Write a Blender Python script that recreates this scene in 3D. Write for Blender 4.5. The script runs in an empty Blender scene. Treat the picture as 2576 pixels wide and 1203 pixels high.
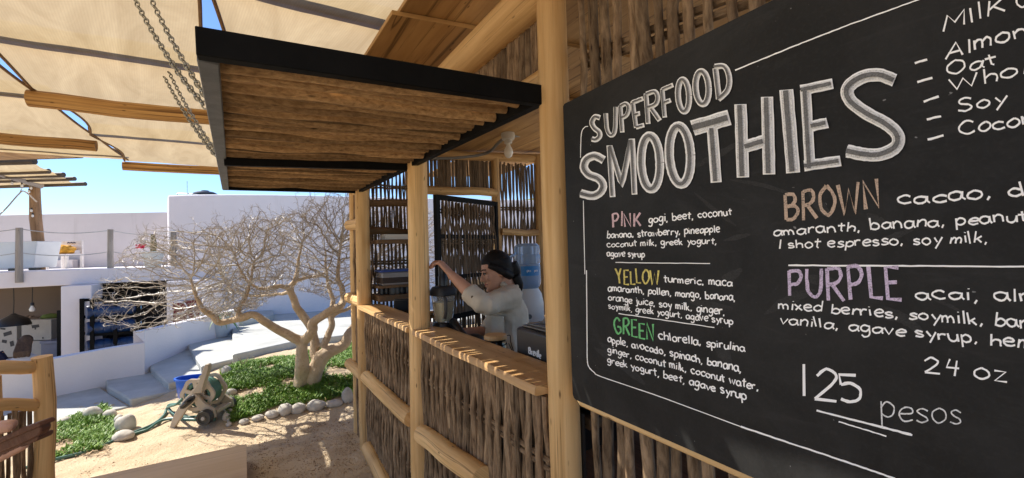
import bpy, bmesh, math, random
import numpy as np
from mathutils import Vector, Matrix, noise
from mathutils.kdtree import KDTree
random.seed(11)
S = bpy.context.scene; COL = S.collection; R_ = math.radians; U = random.uniform
# ---------------------------------------------------------------- camera
FPX, CX, CY, CZ = 1086., 1288., 601.5, 1.55       # survey frame 2576 x 1203
yaw, pit, rol = R_(30.9), R_(1.55), R_(1.7)
Fw = Vector((math.sin(yaw)*math.cos(pit), math.cos(yaw)*math.cos(pit), math.sin(pit)))
r0 = Vector((math.cos(yaw), -math.sin(yaw), 0)); u0 = r0.cross(Fw)
CR = math.cos(rol)*r0 - math.sin(rol)*u0; CU = math.cos(rol)*u0 + math.sin(rol)*r0
CAM = Vector((0, 0, CZ))
cd = bpy.data.cameras.new('camera'); cam = bpy.data.objects.new('camera', cd); COL.objects.link(cam)
cd.sensor_width = 36; cd.sensor_fit = 'HORIZONTAL'; cd.lens = FPX/2576*36; cd.clip_start = .02; cd.clip_end = 900
cam.matrix_world = Matrix(((CR.x, CU.x, -Fw.x, 0), (CR.y, CU.y, -Fw.y, 0), (CR.z, CU.z, -Fw.z, CZ), (0, 0, 0, 1)))
S.camera = cam
# ---------------------------------------------------------------- sky, sun, exposure
SUN = Vector((-.60, .64, 1)).normalized()          # towards the sun
el = math.asin(SUN.z); az = math.atan2(SUN.x, SUN.y)
w = bpy.data.worlds.new('World'); S.world = w; w.use_nodes = True
nt = w.node_tree; sky = nt.nodes.new('ShaderNodeTexSky'); sky.sky_type = 'NISHITA'; sky.sun_disc = False
sky.sun_elevation = el; sky.sun_rotation = az; sky.air_density = 1.0; sky.dust_density = .0; sky.ozone_density = 3.0
bg = nt.nodes['Background']; tint = nt.nodes.new('ShaderNodeMix'); tint.data_type = 'RGBA'; tint.blend_type = 'MULTIPLY'; tint.inputs[0].default_value = 1; tint.inputs[7].default_value = (.84, .94, 1.12, 1)
nt.links.new(sky.outputs[0], tint.inputs[6]); nt.links.new(tint.outputs[2], bg.inputs[0]); bg.inputs[1].default_value = .068
sl = bpy.data.lights.new('sun', 'SUN'); sl.energy = 3.5; sl.angle = R_(.5); sl.color = (1, .94, .84)
so = bpy.data.objects.new('sun', sl); COL.objects.link(so); so.rotation_euler = SUN.to_track_quat('Z', 'Y').to_euler()
S.view_settings.view_transform = 'Standard'; S.view_settings.look = 'None'; S.view_settings.gamma = 1
S.view_settings.use_curve_mapping = False; S.view_settings.exposure = 1.45
S.cycles.max_bounces = 10; S.cycles.transparent_max_bounces = 12; S.cycles.diffuse_bounces = 5
# ---------------------------------------------------------------- survey helpers: a sight line met with a real plane
def ray(x, y): return Fw + CR*((x-CX)/FPX) - CU*((y-CY)/FPX)
def onX(x, y, X): d = ray(x, y); return CAM + d*(X/d.x)
def onY(x, y, Y): d = ray(x, y); return CAM + d*(Y/d.y)
def onZ(x, y, Z=0): d = ray(x, y); return CAM + d*((Z-CZ)/d.z)
def dep(x, y, D): return CAM + ray(x, y)*D
def gp(x, D, z=0):                                 # the spot at bearing x, distance D, height z
    a = ray(x, 0).z; b = ray(x, 1000).z
    y = 1000*((z-CZ)/D - a)/(b-a); return dep(x, y, D)
def gz(x, y):                                      # lie of the sand
    t = min(max((y-4.2)/1.9, 0), 1); t = t*t*(3-2*t)
    return min(.22*max(x+1.13, 0)*t, .225)
def onG(x, y):
    z = 0
    for _ in range(12):
        p = onZ(x, y, z); z = .5*z+.5*gz(p.x, p.y)
    p.z = gz(p.x, p.y); return p
# ---------------------------------------------------------------- mesh builder
class MB:
    def __init__(s): s.v = []; s.f = []; s.u = []
    def quadgrid(s, rows, uvs, closed=False):
        b = len(s.v); n = len(rows[0])
        for r in rows: s.v.extend(r)
        for i in range(len(rows)-1):
            for j in range(n if closed else n-1):
                k = (j+1) % n
                s.f.append((b+i*n+j, b+i*n+k, b+(i+1)*n+k, b+(i+1)*n+j))
                a0, a1, b0, b1 = uvs[i][j], uvs[i][j+1], uvs[i+1][j], uvs[i+1][j+1]
                s.u.append((a0, a1, b1, b0))
        return b
    def tube(s, pts, r, n=8, cap=True, wob=0, flat=1.0):
        pts = [Vector(p) for p in pts]; m = len(pts)
        rr = r if isinstance(r, (list, tuple)) else [r]*m
        T = [(pts[min(i+1, m-1)]-pts[max(i-1, 0)]).normalized() for i in range(m)]
        N = T[0].orthogonal().normalized(); rows = []; uvs = []; ou = float(random.randint(0, 90)); ov = U(0, 90); L = 0
        rm = sum(rr)/m
        for i in range(m):
            N = (N - T[i]*N.dot(T[i])).normalized(); B = T[i].cross(N)
            if i: L += (pts[i]-pts[i-1]).length
            row = []; uv = []
            for k in range(n):
                a = 2*math.pi*k/n; q = rr[i]*(1+(wob*noise.noise(Vector((math.cos(a)*1.3+ou, math.sin(a)*1.3, L*6+ov))) if wob else 0))
                row.append(pts[i] + N*math.cos(a)*q + B*math.sin(a)*q*flat)
            for k in range(n+1): uv.append((ou+2*math.pi*rm*k/n, ov+L))
            rows.append(row); uvs.append(uv)
        b = s.quadgrid(rows, uvs, True)
        if cap:
            for base, rev, rad in ((b, True, rr[0]), (b+(m-1)*n, False, rr[-1])):
                idx = [base+k for k in range(n)]
                if rev: idx = idx[::-1]
                s.f.append(tuple(idx)); s.u.append(tuple((ou+.5+rad*math.cos(2*math.pi*k/n), ov+.15*rad*math.sin(2*math.pi*k/n)) for k in range(n)))
    def loft(s, rings, n=20, cap=True):            # ring = centre, half-axis a, half-axis b
        rows = []; uvs = []
        for i, (c, a, b) in enumerate(rings):
            c = Vector(c); a = Vector(a); b = Vector(b)
            rows.append([c+a*math.cos(2*math.pi*k/n)+b*math.sin(2*math.pi*k/n) for k in range(n)])
            uvs.append([(k/n, i*.05) for k in range(n+1)])
        b0 = s.quadgrid(rows, uvs, True)
        if cap:
            for base, rev in ((b0, True), (b0+(len(rings)-1)*n, False)):
                idx = [base+k for k in range(n)]
                if rev: idx = idx[::-1]
                s.f.append(tuple(idx)); s.u.append(tuple((.1*math.cos(k), .1*math.sin(k)) for k in range(n)))
    def lathe(s, o, prof, n=24, ax=(0, 0, 1), sx=1, sy=1):
        ax = Vector(ax).normalized(); a = ax.orthogonal().normalized() if abs(ax.z) < .99 else Vector((1, 0, 0)); b = ax.cross(a); o = Vector(o)
        s.loft([(o+ax*h, a*max(r, .0004)*sx, b*max(r, .0004)*sy) for r, h in prof], n)
    def hexa(s, p, along=None):                    # 8 corners: bottom 0-3 ccw, top 4-7
        b = len(s.v); p = [Vector(q) for q in p]; s.v.extend(p); ou, ov = random.randint(0, 90)+.5, U(0, 90)
        if along is None:
            E = [p[1]-p[0], p[3]-p[0], p[4]-p[0]]; along = max(E, key=lambda e: e.length)
        al = Vector(along).normalized()
        for f in ((3, 2, 1, 0), (4, 5, 6, 7), (0, 1, 5, 4), (1, 2, 6, 5), (2, 3, 7, 6), (3, 0, 4, 7)):
            q = [p[i] for i in f]; nn = (q[1]-q[0]).cross(q[2]-q[1])
            nn = nn.normalized() if nn.length > 1e-12 else Vector((0, 0, 1))
            v = al - nn*al.dot(nn)
            v = v.normalized() if v.length > .3 else (q[1]-q[0]).normalized()
            uu = v.cross(nn); c0 = q[0]
            s.f.append(tuple(b+i for i in f)); s.u.append(tuple((ou+(x-c0).dot(uu), ov+(x-c0).dot(v)) for x in q))
    def box(s, c, d, rz=0, M=None):
        c = Vector(c); Q = M or Matrix.Rotation(rz, 3, 'Z'); h = [x/2 for x in d]
        s.hexa([c+Q@Vector((a*h[0], b*h[1], e*h[2])) for e in (-1, 1) for a, b in ((-1, -1), (1, -1), (1, 1), (-1, 1))])
    def bar(s, p, q, w, h, up=(0, 0, 1)):          # rectangular bar from p to q
        p = Vector(p); q = Vector(q); t = (q-p).normalized(); sd = t.cross(Vector(up)).normalized(); u = sd.cross(t)
        s.hexa([e+sd*a*w/2+u*b*h/2 for b in (-1, 1) for e, a in ((p, 1), (q, 1), (q, -1), (p, -1))], t)
    def prism(s, poly, d):                         # planar polygon pushed by vector d
        poly = [Vector(p) for p in poly]; d = Vector(d); n = len(poly); b = len(s.v)
        nn = sum(((poly[i]-poly[0]).cross(poly[(i+1) % n]-poly[0]) for i in range(n)), Vector())
        if nn.dot(d) > 0: poly = poly[::-1]
        s.v.extend(poly); s.v.extend([p+d for p in poly])
        a = (poly[1]-poly[0]).normalized(); c = nn.normalized().cross(a)
        fu = lambda p: ((p-poly[0]).dot(a), (p-poly[0]).dot(c))
        s.f.append(tuple(range(b, b+n))); s.u.append(tuple(fu(p) for p in poly))
        s.f.append(tuple(range(b+2*n-1, b+n-1, -1))); s.u.append(tuple(fu(p) for p in poly[::-1]))
        L = 0
        for i in range(n):
            j = (i+1) % n; l = (poly[j]-poly[i]).length
            s.f.append((b+j, b+i, b+n+i, b+n+j)); s.u.append(((L+l, 0), (L, 0), (L, d.length), (L+l, d.length))); L += l
    def ribbon(s, pts, wd, f, off, jit=.12):       # flat stroke; f maps survey px + lift to the board
        m = len(pts); L = []; Rr = []
        for i in range(m):
            a = pts[max(i-1, 0)]; b = pts[min(i+1, m-1)]; dx, dy = b[0]-a[0], b[1]-a[1]; l = math.hypot(dx, dy) or 1
            h = (wd[i] if isinstance(wd, list) else wd)/2; h1 = h*(1+U(-jit, jit)); h2 = h*(1+U(-jit, jit))
            L.append(f(pts[i][0]-dy/l*h1, pts[i][1]+dx/l*h1, off)); Rr.append(f(pts[i][0]+dy/l*h2, pts[i][1]-dx/l*h2, off))
        s.quadgrid([L, Rr], [[(p.y, p.z) for p in L], [(p.y, p.z) for p in Rr]])
    def build(s, name, m, parent=None, smooth=True, bevel=0, mods=None, angle=40):
        me = bpy.data.meshes.new(name); me.from_pydata([tuple(v) for v in s.v], [], s.f)
        ul = me.uv_layers.new(name='UVMap'); k = 0; flat = []
        for uv in s.u:
            for a in uv: flat.extend(a)
        ul.data.foreach_set('uv', flat)
        me.materials.append(m)
        if smooth:
            me.polygons.foreach_set('use_smooth', [True]*len(me.polygons))
            try: me.set_sharp_from_angle(angle=R_(angle))
            except Exception: pass
        me.update(); o = bpy.data.objects.new(name, me); COL.objects.link(o)
        if parent:
            o.parent = parent; o.matrix_parent_inverse = Matrix.Translation(-parent.location)
        if bevel:
            b = o.modifiers.new('bevel', 'BEVEL'); b.width = bevel; b.segments = 2; b.limit_method = 'ANGLE'
        for mm in (mods or []):
            x = o.modifiers.new(mm[0].lower(), mm[0])
            for k, val in mm[1].items(): setattr(x, k, val)
        return o
def tag(o, label=None, cat=None, group=None, kind=None):
    for k, v in (('label', label), ('category', cat), ('group', group), ('kind', kind)):
        if v: o[k] = v
    return o
def thing(name, label, cat, loc=(0, 0, 0), group=None):
    o = bpy.data.objects.new(name, None); COL.objects.link(o); o.location = loc; o.empty_display_size = .1
    return tag(o, label, cat, group)
def sub(o, par):                                   # sub-part under a mesh part whose own mesh is in world space
    o.parent = par; o.matrix_parent_inverse = Matrix.Identity(4); return o
def smooth_path(p, n=5):
    out = []; q = [p[0]]+list(p)+[p[-1]]
    for i in range(1, len(q)-2):
        for k in range(n):
            t = k/n; a, b, c, d = (Vector(x) for x in q[i-1:i+3])
            out.append(.5*((2*b)+(c-a)*t+(2*a-5*b+4*c-d)*t*t+(3*b-a-3*c+d)*t**3))
    out.append(Vector(p[-1])); return out
# ---------------------------------------------------------------- materials
def nmat(name):
    m = bpy.data.materials.new(name); m.use_nodes = True; t = m.node_tree
    return m, t, t.nodes['Principled BSDF'], (lambda k, **a: newn(t, k, **a))
def newn(t, k, **a):
    n = t.nodes.new('ShaderNode'+k)
    for x, v in a.items(): setattr(n, x, v)
    return n
def coords(t, co, sc):
    tc = newn(t, 'TexCoord'); mp = newn(t, 'Mapping'); mp.inputs['Scale'].default_value = sc
    t.links.new(tc.outputs[co], mp.inputs[0]); return mp
def nz(t, src, scale=1, detail=5, rough=.6, dist=0):
    n = newn(t, 'TexNoise'); n.inputs['Scale'].default_value = scale; n.inputs['Detail'].default_value = detail
    n.inputs['Roughness'].default_value = rough; n.inputs['Distortion'].default_value = dist
    t.links.new(src.outputs[0], n.inputs['Vector']); return n
def ramp(t, src, stops):
    r = newn(t, 'ValToRGB'); e = r.color_ramp.elements
    while len(e) < len(stops): e.new(.5)
    for i, (p, c) in enumerate(stops): e[i].position = p; e[i].color = (*c, 1) if len(c) == 3 else c
    t.links.new(src, r.inputs[0]); return r
def mixc(t, fac, a, b, mode='MIX'):
    m = newn(t, 'Mix', data_type='RGBA', blend_type=mode)
    for i, x in ((0, fac), (6, a), (7, b)):
        if isinstance(x, (int, float)): m.inputs[i].default_value = x
        elif isinstance(x, tuple): m.inputs[i].default_value = (*x, 1)
        else: t.links.new(x, m.inputs[i])
    return m.outputs[2]
def bump(t, p, src, st, dist=.01):
    b = newn(t, 'Bump'); b.inputs['Strength'].default_value = st; b.inputs['Distance'].default_value = dist
    t.links.new(src, b.inputs['Height']); t.links.new(b.outputs[0], p.inputs['Normal'])
G = lambda v: (v, v, v)
def grain(name, c1, c2, dark, across=28, along=2.2, rough=.65, bs=.35, knots=True, big=.9, crack=.0, piece=.12):
    """wood along V: streaks, slow tone change, knots"""
    m, t, p, N = nmat(name)
    mp = coords(t, 'UV', (across, along, 1)); n1 = nz(t, mp, 1, 8, .62, .4)
    r1 = ramp(t, n1.outputs[0], [(.28, c1), (.62, c2)])
    mp2 = coords(t, 'UV', (4, big, 1)); n2 = nz(t, mp2, 1, 3)
    col = mixc(t, ramp(t, n2.outputs[0], [(.35, G(0)), (.7, G(.55))]).outputs[0], r1.outputs[0], dark)
    mp3 = coords(t, 'UV', (across*2.6, along*.8, 1)); n3 = nz(t, mp3, 1, 4, .7, .2)
    col = mixc(t, ramp(t, n3.outputs[0], [(.60-crack, G(0)), (.72-crack, G(.75))]).outputs[0], col, tuple(x*.45 for x in dark))
    if knots:
        mp4 = coords(t, 'UV', (across*1.1, .45, 1)); n4 = nz(t, mp4, 1, 3, .6, .15); col = mixc(t, ramp(t, n4.outputs[0], [(.655, G(0)), (.675, G(.8)), (.70, G(0))]).outputs[0], col, tuple(x*.35 for x in dark)); mpk = coords(t, 'UV', (6, 1.7, 1)); vk = newn(t, 'TexVoronoi'); t.links.new(mpk.outputs[0], vk.inputs['Vector'])
        col = mixc(t, ramp(t, vk.outputs['Distance'], [(.04, G(.9)), (.13, G(0))]).outputs[0], col, tuple(x*.3 for x in dark))
    sx = newn(t, 'SeparateXYZ'); t.links.new(newn(t, 'TexCoord').outputs['UV'], sx.inputs[0]); fl = newn(t, 'Math', operation='FLOOR'); t.links.new(sx.outputs[0], fl.inputs[0])
    wn = newn(t, 'TexWhiteNoise', noise_dimensions='1D'); t.links.new(fl.outputs[0], wn.inputs['W'])
    col = mixc(t, 1.0, col, ramp(t, wn.outputs[0], [(0, G(1-piece)), (1, G(1+piece*.45))]).outputs[0], 'MULTIPLY')
    t.links.new(col, p.inputs['Base Color']); p.inputs['Roughness'].default_value = rough
    p.inputs['Specular IOR Level'].default_value = .25
    bump(t, p, n1.outputs[0], bs, .006); return m
def plain(name, c, var=.12, scale=6, rough=.6, metal=0, bs=.15, spec=.4, c2=None, co='Object', alpha=None):
    m, t, p, N = nmat(name); mp = coords(t, co, (scale, scale, scale)); n = nz(t, mp, 1, 6, .65)
    a = tuple(x*(1-var) for x in c); b = c2 or tuple(min(x*(1+var), 1) for x in c)
    r = ramp(t, n.outputs[0], [(.3, a), (.7, b)]); t.links.new(r.outputs[0], p.inputs['Base Color'])
    p.inputs['Roughness'].default_value = rough; p.inputs['Metallic'].default_value = metal
    p.inputs['Specular IOR Level'].default_value = spec
    if bs:
        mpb = coords(t, co, (scale*7,)*3); nb = nz(t, mpb, 1, 4); bump(t, p, nb.outputs[0], bs, .004)
    return m
def glassy(name, c, rough=.1, tr=.85, ior=1.3):
    m, t, p, N = nmat(name); p.inputs['Base Color'].default_value = (*c, 1); p.inputs['Roughness'].default_value = rough
    p.inputs['Transmission Weight'].default_value = tr; p.inputs['IOR'].default_value = ior; return m
LOG = grain('peeled log', (.58, .345, .13), (.86, .59, .285), (.48, .255, .085), 30, 1.3, bs=.6, crack=.03)
LOG2 = grain('weathered log', (.40, .23, .09), (.68, .46, .22), (.30, .16, .06), 28, 1.5, bs=.6, crack=.06)
BEAM = grain('old beam', (.36, .17, .05), (.66, .40, .15), (.14, .06, .02), 24, .7, bs=.7, crack=.12)
PLY = grain('roof ply', (.36, .20, .07), (.60, .38, .16), (.14, .065, .02), 9, .8, .6, .2, crack=.06, piece=0)
SLAB = grain('counter slab', (.46, .26, .10), (.70, .46, .22), (.30, .15, .05), 20, 1.1, .45, .5)
STICK = grain('bark stick', (.075, .045, .024), (.43, .30, .18), (.11, .056, .026), 60, 15, .85, 1, True, 2.2, piece=.45)
STICKW = grain('warm stick', (.22, .125, .055), (.56, .36, .175), (.13, .07, .03), 75, 38, .9, 1, True, 2.5, piece=.72)
STICKD = grain('shaded stick', (.10, .068, .042), (.25, .185, .125), (.07, .045, .027), 70, 7, .85, .7, False, 2.2, piece=.4)  # bark colour darkened to carry the shade of the backlit hut inside
DARKWOOD = grain('dark wood', (.12, .07, .035), (.2, .12, .06), (.07, .04, .02), 22, 1.5)
GREYWOOD = grain('grey wood', (.27, .245, .215), (.40, .365, .325), (.16, .14, .12), 40, 3)
TRUNKW = grain('rustic trunk', (.30, .17, .085), (.43, .27, .15), (.11, .06, .03), 16, 1.8, crack=.06)
PLYT = grain('table ply', (.54, .385, .215), (.64, .475, .285), (.44, .30, .16), 16, .8, .55, .06, False, piece=0)
IRON = plain('black iron', (.008, .008, .008), .3, 9, .55, 0, .12, .06)
IRONG = plain('worn iron', (.13, .135, .14), .3, 14, .5, .3, .2, .5)
GALV = plain('galvanised', (.33, .33, .30), .25, 30, .42, .8, .1)
def plaster(name, c):
    m, t, p, N = nmat(name); mp = coords(t, 'Object', (1, 1, 1)); n1 = nz(t, mp, 1.1, 7, .65, .5); ms = coords(t, 'Object', (3.2, 3.2, .35)); n2 = nz(t, ms, 1, 6, .7); n3 = nz(t, mp, 40, 4)
    k = mixc(t, ramp(t, n1.outputs[0], [(.36, G(0)), (.7, G(.5))]).outputs[0], c, tuple(x*.86 for x in c)); k = mixc(t, ramp(t, n2.outputs[0], [(.58, G(0)), (.8, G(.5))]).outputs[0], k, (c[0]*.72, c[1]*.70, c[2]*.66))
    t.links.new(k, p.inputs['Base Color']); p.inputs['Roughness'].default_value = .9; p.inputs['Specular IOR Level'].default_value = .15; bump(t, p, mixc(t, .6, n3.outputs[0], n1.outputs[0]), .35, .02); return m
WHITE = plaster('white plaster', (.77, .74, .765))
PINKW = plaster('pinkish plaster', (.66, .60, .575))
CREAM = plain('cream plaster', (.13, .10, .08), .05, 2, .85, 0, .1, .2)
CONC = plain('smooth concrete', (.42, .425, .40), .2, 2.6, .55, 0, .1, .35)
BLACK = plain('black plastic', (.012, .012, .013), .2, 8, .35, 0, .0, .5)
CHALKW, CHALKT = None, None
m, t, p, N = nmat('shade cloth'); mp = coords(t, 'UV', (1, 1, 1)); n1 = nz(t, mp, 3, 6); mps = coords(t, 'UV', (5, 1.1, 1)); n2 = nz(t, mps, 1, 7, .68, 1.2)
wv = newn(t, 'TexWave', bands_direction='X'); wv.inputs['Scale'].default_value = 30; wv.inputs['Distortion'].default_value = .3; t.links.new(mp.outputs[0], wv.inputs['Vector'])
c = ramp(t, n2.outputs[0], [(.3, (.35, .255, .135)), (.7, (.50, .385, .225))]).outputs[0]
c = mixc(t, ramp(t, wv.outputs[0], [(.2, G(.16)), (.6, G(0))]).outputs[0], c, (.30, .22, .13))
di = newn(t, 'BsdfDiffuse'); tl = newn(t, 'BsdfTranslucent'); tp = newn(t, 'BsdfTransparent'); m1 = newn(t, 'MixShader'); m2 = newn(t, 'MixShader')
t.links.new(c, di.inputs[0]); t.links.new(c, tl.inputs[0]); m1.inputs[0].default_value = .66
t.links.new(di.outputs[0], m1.inputs[1]); t.links.new(tl.outputs[0], m1.inputs[2]); m2.inputs[0].default_value = .03
t.links.new(m1.outputs[0], m2.inputs[1]); t.links.new(tp.outputs[0], m2.inputs[2]); t.links.new(m2.outputs[0], t.nodes['Material Output'].inputs[0]); SAILM = m
# ---------------------------------------------------------------- ground
def wall_side(x, y):                               # >0 behind the low stair wall (the sunken yard)
    ax, ay, bx, by = -2.05, 7.12, -.52, 8.24
    return ((bx-ax)*(y-ay)-(by-ay)*(x-ax))/1.9
def axis(lo, a, b, hi, st):
    n = int((b-a)/st); return list(np.linspace(lo, a, 9)[:-1])+list(np.linspace(a, b, n))+list(np.linspace(b, hi, 9)[1:])
xs = axis(-9, -2.4, 1.3, 9, .035); ys = axis(-8, 3.2, 6.6, 13, .035)
g = MB(); rows = []; uvs = []
for y in ys:
    row = []
    for x in xs:
        z = gz(x, y); ws = wall_side(x, y)
        if ws > -.05: z = -1.05
        elif x < -2.3 and ws > -.6: z = -.02
        if -2.6 < x < 1.5 and 3 < y < 6.8:
            q = Vector((x, y, 0))
            z += .016*noise.noise(q*2.3)+.012*noise.noise(q*6)+.014*max(0, noise.noise(q*11))-.016*max(0, noise.noise(q*8+Vector((5, 2, 0))))
        row.append(Vector((x, y, z)))
    rows.append(row); uvs.append([(p.x, p.y) for p in row])
g.quadgrid(rows, uvs)
m, t, p, N = nmat('sand'); mp = coords(t, 'Object', (1, 1, 1)); n1 = nz(t, mp, 3.2, 8, .65); n2 = nz(t, mp, 55, 4, .7); n3 = nz(t, mp, 14, 6, .7)
c = ramp(t, n1.outputs[0], [(.3, (.47, .36, .235)), (.7, (.60, .49, .345))]).outputs[0]
c = mixc(t, ramp(t, n2.outputs[0], [(.5, G(0)), (.72, G(.32))]).outputs[0], c, (.32, .22, .13))
c = mixc(t, ramp(t, n3.outputs[0], [(.58, G(0)), (.75, G(.4))]).outputs[0], c, (.36, .25, .15))
t.links.new(c, p.inputs['Base Color']); p.inputs['Roughness'].default_value = .95; p.inputs['Specular IOR Level'].default_value = .1
hh = mixc(t, .5, n2.outputs[0], n3.outputs[0]); bump(t, p, hh, .9, .03); SAND = m
tag(g.build('sand', SAND), kind='structure')
g2 = MB(); g2.quadgrid([[Vector((-300, -300, -1.1)), Vector((300, -300, -1.1))], [Vector((-300, 300, -1.1)), Vector((300, 300, -1.1))]], [[(0, 0), (1, 0)], [(0, 1), (1, 1)]])
tag(g2.build('ground', SAND), kind='structure')
# pebbles and clods in the sand: too many to count
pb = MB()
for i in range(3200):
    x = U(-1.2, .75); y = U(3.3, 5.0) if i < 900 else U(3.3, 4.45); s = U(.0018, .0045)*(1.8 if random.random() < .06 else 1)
    if i >= 900 and x < -.1: x = U(-.05, .72)  # coarse brown bits crowded by the hut, also deepening the sail's shade there
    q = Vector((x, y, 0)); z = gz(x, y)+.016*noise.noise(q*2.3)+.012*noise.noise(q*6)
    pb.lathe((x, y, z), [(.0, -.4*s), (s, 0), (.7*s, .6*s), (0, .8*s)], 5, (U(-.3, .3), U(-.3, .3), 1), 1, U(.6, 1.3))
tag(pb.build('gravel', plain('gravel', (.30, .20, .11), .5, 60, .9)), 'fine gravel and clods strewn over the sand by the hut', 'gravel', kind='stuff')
# ---------------------------------------------------------------- grass: fleshy ground cover
def inpoly(x, y, P):
    c = False; j = len(P)-1
    for i in range(len(P)):
        if (P[i][1] > y) != (P[j][1] > y) and x < (P[j][0]-P[i][0])*(y-P[i][1])/(P[j][1]-P[i][1])+P[i][0]: c = not c
        j = i
    return c
m, t, p, N = nmat('ground cover leaf'); mp = coords(t, 'Object', (1, 1, 1)); n1 = nz(t, mp, 40, 3); n2 = nz(t, mp, 3, 3)
c = ramp(t, n1.outputs[0], [(.35, (.07, .16, .018)), (.58, (.19, .33, .045)), (.75, (.40, .48, .14))]).outputs[0]
c = mixc(t, ramp(t, n2.outputs[0], [(.55, G(0)), (.72, G(.5))]).outputs[0], c, (.17, .24, .09))
t.links.new(c, p.inputs['Base Color']); p.inputs['Roughness'].default_value = .5; p.inputs['Specular IOR Level'].default_value = .3; GRASS = m
def patch(polypx, n, label, bare):
    P = [onG(*q) for q in polypx]; P2 = [(p.x, p.y) for p in P]; b = MB()
    x0, x1 = min(p[0] for p in P2), max(p[0] for p in P2); y0, y1 = min(p[1] for p in P2), max(p[1] for p in P2); k = 0; tries = 0
    while k < n and tries < n*12:
        tries += 1
        x, y = U(x0, x1), U(y0, y1)
        if not inpoly(x, y, P2): continue
        d = noise.noise(Vector((x*3.1, y*3.1, 4)))+.35*noise.noise(Vector((x*9, y*9, 1)))
        if d < bare: continue
        k += 1; z = gz(x, y); hgt = U(.018, .038)*(1.1+.9*min(d+.3, .8))
        for _ in range(4):
            a = U(0, 6.28); l = U(.6, 1.25)*hgt; q = U(.3, 1.2); wd = U(.003, .0058)
            o = Vector((x+U(-.015, .015), y+U(-.015, .015), z+U(-.003, .02))); d1 = Vector((math.cos(a)*q, math.sin(a)*q, 1)).normalized()
            sd = Vector((-math.sin(a), math.cos(a), 0)); m1 = o+d1*l*.55; tip = o+d1*l+Vector((math.cos(a), math.sin(a), -.4))*l*.18
            i = len(b.v); b.v.extend([o-sd*wd*.5, o+sd*wd*.5, m1+sd*wd, m1-sd*wd, tip])
            b.f.append((i, i+1, i+2, i+3)); b.u.append(((0, 0), (1, 0), (1, 1), (0, 1))); b.f.append((i+3, i+2, i+4)); b.u.append(((0, 0), (1, 0), (.5, 1)))
    tag(b.build('grass', GRASS, smooth=False), label, 'ground cover', kind='stuff')
patch([(556, 935), (600, 918), (735, 897), (800, 880), (895, 866), (893, 925), (815, 925), (818, 950), (893, 945), (893, 1000), (800, 1012), (690, 1032), (577, 1066), (562, 1000)], 12500, 'dense green succulent ground cover round the foot of the bare tree', -.33)
patch([(132, 1068), (210, 1045), (262, 1024), (284, 1044), (283, 1092), (268, 1118), (205, 1120), (135, 1100)], 3200, 'small bright green ground cover patch beside the hose, ringed by stones', -.25)
patch([(132, 1100), (205, 1112), (270, 1110), (255, 1135), (132, 1160)], 420, 'sparse green sprigs on dry litter in front of the small patch', -.1)
dl = MB()
for i in range(1500):
    q = onG(U(136, 275), U(1075, 1150)) if i < 800 else onG(U(600, 890), U(900, 1020)); a = U(0, 6.28); l = U(.012, .04); w_ = U(.002, .006); d = Vector((math.cos(a), math.sin(a), U(-.2, .5))); s_ = Vector((-d.y, d.x, 0))
    q = q+Vector((0, 0, U(.008, .03))); k = len(dl.v); dl.v.extend([q-s_*w_, q+s_*w_, q+d*l+s_*w_*.4, q+d*l-s_*w_*.4]); dl.f.append((k, k+1, k+2, k+3)); dl.u.append(((0, 0), (1, 0), (1, 1), (0, 1)))
tag(dl.build('leaf_litter', plain('dry litter', (.46, .33, .2), .4, 30, .9), smooth=False), 'dry tan leaf litter lying between the green plants', 'leaf litter', kind='stuff')
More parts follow.
